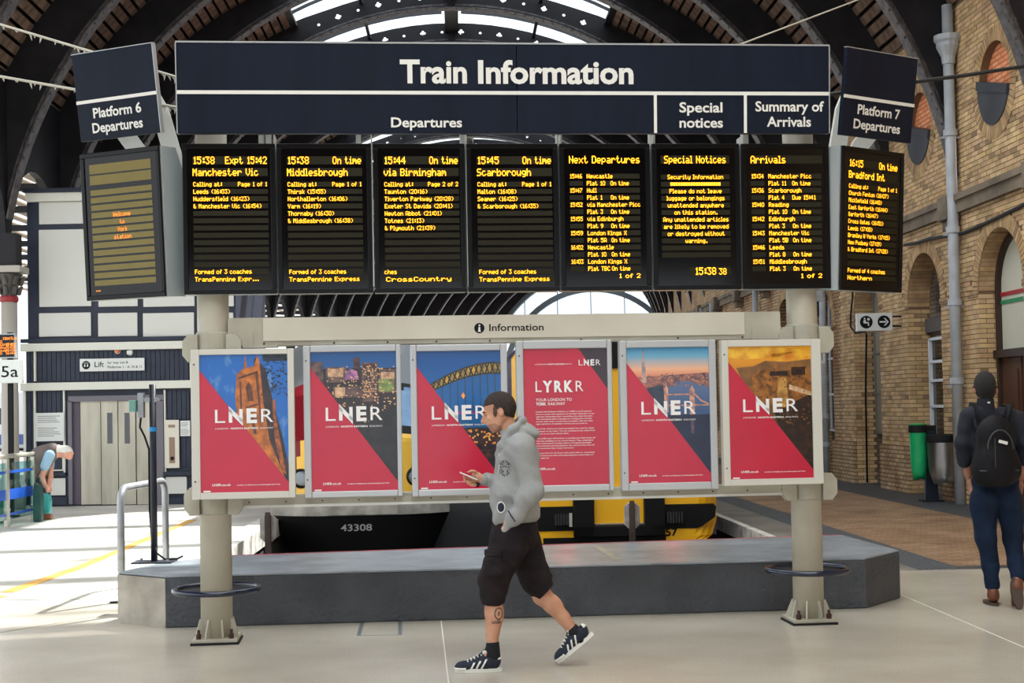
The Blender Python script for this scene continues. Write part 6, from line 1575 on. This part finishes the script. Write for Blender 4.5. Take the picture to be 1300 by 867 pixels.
# ---- man with a rucksack walking away on the right
ZR = 11.45; b0 = atY(1262, 762, ZR); ro = Vector((b0.x, ZR, 0))
def Q(px, py, dy=0.0): return V3(atY(px, py, ZR+dy)-ro)
man2 = thing('person', 'man in dark navy shirt and blue jeans walking away, seen from behind', 'person', ro)
B2 = SDF((-.42, -.40, -.02), (.48, .36, 1.92), .0065)
B2.ell(Q(1250.5, 489, -.0), (.078, .098, .108), .02); B2.ell(Q(1250.5, 497, .03), (.062, .07, .085), .02); B2.cap(Q(1251, 515, 0), Q(1251, 500, 0), .062, .056, .03)
for px in (1236.8, 1264.6): B2.ell(Q(px, 496, .0), (.014, .020, .032), .006)
B2.ell(Q(1251, 499, .095), (.014, .03, .022), .01)
B2.cap(Q(1236, 528, .0), Q(1272, 528, 0), .07, .07, .05); B2.ell(Q(1256, 560, 0), (.17, .11, .20), .05); B2.ell(Q(1262, 605, 0), (.155, .115, .15), .05)
B2.chain([Q(1229, 528, 0), Q(1222, 565, -.02), Q(1229, 603, .04)], [.055, .043, .03], .02); B2.chain([Q(1291, 530, 0), Q(1301, 568, -.02), Q(1297, 606, .06)], [.055, .043, .03], .02)
hd2 = Q(1231, 612, .05); B2.ell(hd2, (.020, .036, .042), .01)
def fg2(b, pts_, r=.009):
    P = [np.array(b)]+[np.array(b)+np.array(p) for p in pts_]
    for i in range(len(P)-1): B2.cap(P[i], P[i+1], r*(1-.1*i), r*(1-.1*(i+1)), .003)
for i, L_ in enumerate((.075, .085, .08, .062)): fg2(hd2+np.array((.002, .028-.019*i, -.030)), [(.002, .002, -L_*.5), (.010, .006, -L_*.85), (.020, .008, -L_)])
fg2(hd2+np.array((.004, .036, .0)), [(.012, .016, -.030), (.018, .018, -.052)], .0105)
hd3 = Q(1296, 616, .07); B2.ell(hd3, (.020, .036, .042), .01)
for i, L_ in enumerate((.075, .085, .08, .062)): fg2(hd3+np.array((-.002, .028-.019*i, -.030)), [(-.002, .002, -L_*.5), (-.010, .006, -L_*.85), (-.020, .008, -L_)])
fg2(hd3+np.array((-.004, .036, .0)), [(-.012, .016, -.030), (-.018, .018, -.052)], .0105)
LK, RK = Q(1252, 682, .0), Q(1286, 684, .04); LA, RA = Q(1260, 748, .02), Q(1292, 742, -.16)
B2.chain([Q(1248, 628, 0), LK, LA], [.09, .058, .040], .03); B2.chain([Q(1280, 628, 0), RK, RA], [.09, .058, .040], .03); B2.cap(LA, Q(1262, 756, .10), .035, .03, .02); B2.cap(RA, Q(1291, 760, -.10), .035, .03, .02)
body2 = B2.build('body', skinB, man2)
h = B2.clone(); h.F = h.F-.008; X, Y, Z = h.grid(); c_ = Q(1250.5, 489, 0); ln_ = Q(1250, 506, 0)[2]
h.F = np.maximum(h.F, np.maximum(ln_-Z+np.clip(Y*1.1, -.0, 1)+np.clip(np.abs(X-c_[0])-.045, 0, 1)*.9, np.sqrt((X-c_[0])**2+(Y-c_[1])**2+(Z-c_[2])**2)-.150)).astype(np.float32)
for px in (1235.2, 1266.2): h.ell(Q(px, 498.5, .0), (.026, .06, .042), .002, op='s')
h.build('hair', hairB, man2, it=1)
shirt = M('navy_shirt', (18, 22, 38), .8, c2=(12, 16, 28), ns=6, bump=.2, bs=60); jean = M('blue_denim', (26, 42, 66), .85, c2=(17, 30, 50), ns=5, bump=.25, bs=120, spec=.2)
s = SDF((-.42, -.30, .85), (.48, .30, 1.72), .0065)
s.cap(Q(1234, 529, 0), Q(1278, 530, 0), .085, .085, .05); s.ell(Q(1256, 562, 0), (.195, .135, .22), .05); s.ell(Q(1261, 598, 0), (.175, .135, .12), .05); s.cap(Q(1251, 520, 0), Q(1251, 509, 0), .078, .068, .02)
s.chain([Q(1230, 530, 0), Q(1223, 562, -.02), Q(1224.5, 582, 0)], [.075, .062, .055], .03); s.chain([Q(1290, 532, 0), Q(1300, 564, -.02), Q(1299, 584, .01)], [.075, .062, .055], .03)
s.cap(Q(1223.5, 576, 0), Q(1224.5, 585, .01), .063, .060, .01); s.wrinkle(.004, 26, 3); s.ell(Q(1251, 500, 0), (.062, .066, .10), .004, op='s')
X, Y, Z = s.grid(); cz = Q(1260, 608, 0)[2]; s.F = np.maximum(s.F, np.where(np.abs(X-.0) < .5, cz-Z, -1)).astype(np.float32); sh_ = s.build('shirt', shirt, man2)
m = MB(); p_ = Q(1255.3, 511, -.075); m.box(p_[0]-.010, p_[0]+.010, p_[1]-.002, p_[1]+.002, p_[2]-.006, p_[2]+.006); m.build('collar_tag', whl, sh_)
s = SDF((-.32, -.36, .06), (.40, .30, 1.10), .0065); s.ell(Q(1263, 612, 0), (.185, .135, .12), .04); s.ell(Q(1250, 632, -.03), (.105, .13, .12), .03); s.ell(Q(1279, 632, -.03), (.105, .13, .12), .03)
s.chain([Q(1248, 640, 0), LK, Q(1258, 722, .01), Q(1259.5, 744, .02)], [.108, .080, .062, .058], .03); s.chain([Q(1282, 640, 0), RK, Q(1290, 716, -.08), Q(1292, 731, -.12)], [.108, .080, .062, .060], .03); s.wrinkle(.0045, 22, 12)
X, Y, Z = s.grid(); s.F = np.maximum(s.F, Q(1259, 748, 0)[2]-Z).astype(np.float32); jn = s.build('jeans', jean, man2)
leather = M('brown_leather', (110, 62, 40), .45); dsole = M('brown_sole', (70, 56, 46), .7)
s = SDF((-.3, -.5, -.02), (.4, .4, .40), .006); s.cap(Q(1261, 757, .0), Q(1261.5, 759, .15), .044, .040, .02, (1, 1, 1)); s.cap(Q(1261, 752, .0), Q(1261, 758, .02), .045, .042, .02); X, Y, Z = s.grid(); s.F = np.maximum(s.F, .018-Z).astype(np.float32); s1 = s.build('shoe', leather, man2)
m = MB(); a_ = Q(1261, 760, 0); m.prism([(a_[0]+.045*math.cos(t)*(1.05), .06+.14*math.sin(t)) for t in [2*PI*i/20 for i in range(20)]], 0, .022, 'z'); m.build('sole', dsole, s1)
s = SDF((-.3, -.6, -.02), (.4, .4, .50), .006); s.cap(Q(1291, 744, -.17), Q(1290.5, 766, -.08), .046, .040, .02); s.cap(Q(1292, 739, -.15), Q(1291, 748, -.15), .044, .046, .02); s2 = s.build('shoe', leather, man2)
m = MB(); Ms = Matrix.Translation(Vector(Q(1290.5, 754, -.205))) @ Matrix.Rotation(math.radians(64), 4, 'X'); m.prism([(.046*math.cos(t), .135*math.sin(t)) for t in [2*PI*i/20 for i in range(20)]], 0, .02, 'z', Ms); m.build('sole', dsole, s2)
# rucksack
rk = M('black_nylon', (9, 9, 13), .65, c2=(14, 14, 20), ns=8, bump=.2, bs=80, spec=.25)
bc = Q(1263.5, 573, -.20); bag = thing('rucksack', 'black rucksack on the back of the man walking away', 'bag', Vector(bc)+ro)
s = SDF((-.22, -.16, -.34), (.24, .30, .36), .0065)
hh = (Q(1263, 527, 0)[2]-Q(1263, 617, 0)[2])/2
s.ell((0, 0, hh*.30), (.155, .095, hh*.72), .05); s.ell((0, .0, -hh*.38), (.190, .115, hh*.64), .06); s.ell((0, -.05, -hh*.30), (.14, .07, hh*.5), .03)
s.ell((0, 0, -hh*.62), (.185, .10, hh*.36), .05); s.cap((-.10, .09, hh*.62), (-.115, .13, hh*.95), .030, .028, .02, (1, .6, 1)); s.cap((.08, .09, hh*.62), (.10, .13, hh*.95), .030, .028, .02, (1, .6, 1))
s.wrinkle(.003, 20, 5); X, Y, Z = s.grid(); s.F = np.maximum(s.F, np.maximum(-hh*.98-Z, Y-.16)).astype(np.float32); bg_ = s.build('main_pocket', rk, bag)
m = MB(); m.tube([(-.155+.31*i/16, -.085-.03*math.sin(PI*i/16), -hh*.52+.0*i) for i in range(17)], .007, 6); m.tube([(.10*math.cos(a_), -.125+.035*math.sin(a_)**2*0, .02+.15*math.sin(a_)) for a_ in [PI*i/14 for i in range(15)]], .006, 6); m.build('zip_piping', M('zip_grey', (60, 62, 70), .5), bag, smooth=True)
m = MB(); m.box(-.035, .035, -.005, .0, -.012, .012, Matrix.Translation((.022, -.122, .075)) @ Matrix.Rotation(.28, 4, 'Y')); m.build('white_label', whl, bag)
m = MB(); m.box(-.045, -.040, -.128, -.12, -.12, .11); m.build('side_zip', MATS['zip_grey'], bag)
for sg in (-1, 1):
    cxs = -(bc[0])
    m = MB(); top = Q(1236 if sg < 0 else 1279, 516, -.02)-bc; m.tube([(sg*.10, .07, hh*.70), tuple(top+np.array((0, -.05, .010))), tuple(top+np.array((-sg*-.004, .06, .012))), tuple(top+np.array((0, .14, -.10)))], .030, 8, sq=.35); m.build('shoulder_strap', rk, bag, smooth=True)

# ---- bent-over man by the balustrade
ZC_ = 22.9; b0 = atY(52, 658, ZC_); co = Vector((b0.x, ZC_, 0))
def K(px, py, dy=0.0): return V3(atY(px, py, ZC_+dy)-co)
man3 = thing('person', 'white-haired man in brown gilet bending over bags beside the balustrade', 'person', co)
s = SDF((-.45, -.35, -.02), (.65, .35, 1.36), .009)
s.ell(K(82, 574, 0), (.115, .09, .10), .03); s.ell(K(88, 578, 0), (.06, .06, .07), .03); s.ell(K(92.5, 575.5, 0), (.02, .02, .02), .01); s.cap(K(71, 573, 0), K(79, 574, 0), .07, .06, .03)
for sy in (-1, 1): s.ell(K(81, 574, sy*.085), (.02, .012, .03), .01)
s.chain([K(46, 606, 0), K(52, 582, 0), K(68, 573, 0)], [.15, .16, .12], .05, (1, 1.1, 1))
for sy in (-1, 1):
    s.chain([K(63, 580, sy*.17), K(53 if sy < 0 else 64, 605, sy*.10-.08), K(58 if sy < 0 else 62, 618, sy*.04-.26)], [.06, .045, .032], .02); hb = K(60 if sy < 0 else 63, 619, sy*.04-.28); s.ell(hb, (.035, .03, .045), .01)
    for i in range(4): s.cap(hb+np.array((-.02+.014*i, 0, -.03)), hb+np.array((-.015+.014*i, -.01*sy, -.08+.006*i)), .011, .009, .003)
    s.cap(hb+np.array((.02, 0, 0)), hb+np.array((.04, -.02*sy, -.045)), .012, .010, .003)
    s.chain([K(46, 608, sy*.09), K(50, 632, sy*.11), K(49, 655, sy*.11)], [.09, .065, .045], .03); s.cap(K(49, 655, sy*.11), K(62, 656, sy*.12), .045, .032, .02)
body3 = s.build('body', skinC, man3)
h3 = s.clone(); h3.F = h3.F-.014; X, Y, Z = h3.grid(); c_ = K(83, 573, 0); h3.F = np.maximum(h3.F, np.maximum(np.sqrt((X-c_[0])**2+(Y-c_[1])**2+(Z-c_[2])**2)-.155, np.maximum((c_[2]-.02-Z)+np.abs(X-c_[0]+.0)*.1, X-c_[0]-.13))).astype(np.float32); h3.F = np.maximum(h3.F, K(74, 573, 0)[0]-X).astype(np.float32); h3.build('white_hair', hairC, man3, it=1)
s = SDF((-.45, -.35, .5), (.5, .35, 1.36), .009); s.chain([K(47, 604, 0), K(53, 581, 0), K(66, 573, 0)], [.18, .185, .14], .05, (1, 1.12, 1)); s.wrinkle(.006, 18, 2); s.build('brown_gilet', M('brown_gilet', (120, 108, 104), .8, c2=(98, 88, 86), ns=5), man3)
s = SDF((-.45, -.4, .4), (.5, .4, 1.36), .009)
for sy in (-1, 1): s.cap(K(63, 578, sy*.17), K(57 if sy < 0 else 63, 592, sy*.20), .085, .075, .02)
s.build('blue_shirt_sleeves', M('pale_blue_shirt', (150, 184, 208), .8), man3)
s = SDF((-.45, -.35, .2), (.5, .35, 1.0), .009); s.ell(K(46, 610, 0), (.17, .18, .13), .04)
for sy in (-1, 1): s.cap(K(46, 612, sy*.09), K(50, 634, sy*.11), .115, .09, .03)
s.build('dark_shorts', M('dark_shorts', (40, 44, 50), .85), man3)
for sy in (-1, 1):
    s = SDF((-.3, -.35, -.02), (.5, .35, .3), .009); a_ = K(49, 655, sy*.11); a_[2] = .05; b_ = K(64, 656, sy*.12); b_[2] = .04; s.cap(a_, b_, .055, .042, 0); X, Y, Z = s.grid(); s.F = np.maximum(s.F, .004-Z).astype(np.float32); s.build('brown_shoe', M('tan_shoe', (150, 96, 70), .6), man3)
for px0, px1, y0, y1, dy, mt, nm, lab in ((43.5, 54, 612, 658, -.52, M('dark_green_bag', (30, 80, 72), .5, c2=(24, 60, 56), ns=6), 'holdall', 'dark green upright bag at the bending man\'s feet'), (49, 65, 625, 652, -.30, M('teal_bag', (70, 170, 168), .45, c2=(44, 140, 140), ns=5), 'carrier_bag', 'bright teal bag held by the bending man')):
    a_ = atY(px0, y1, ZC_+dy); b_ = atY(px1, y0, ZC_+dy); z0 = 0 if nm == 'holdall' else a_.z; t = thing(nm, lab, 'bag', ((a_.x+b_.x)/2, ZC_+dy, z0)); w2 = (b_.x-a_.x)/2; H = b_.z-z0
    m = MB(); m.prism([(-w2, 0), (w2*.9, 0), (w2, H*.6), (w2*.8, H*.9), (-w2*.7, H), (-w2, H*.8)], -.07, .07); m.build('bag_body', mt, t, bevel=.02)
    m = MB(); m.tube([(-w2*.5, 0, H*.9), (-w2*.4, 0, H+.08), (w2*.3, 0, H+.08), (w2*.45, 0, H*.85)], .012, 6); m.build('handle', mt, t, smooth=True)
# every screw of the tree is placed
bpy.context.view_layer.update()
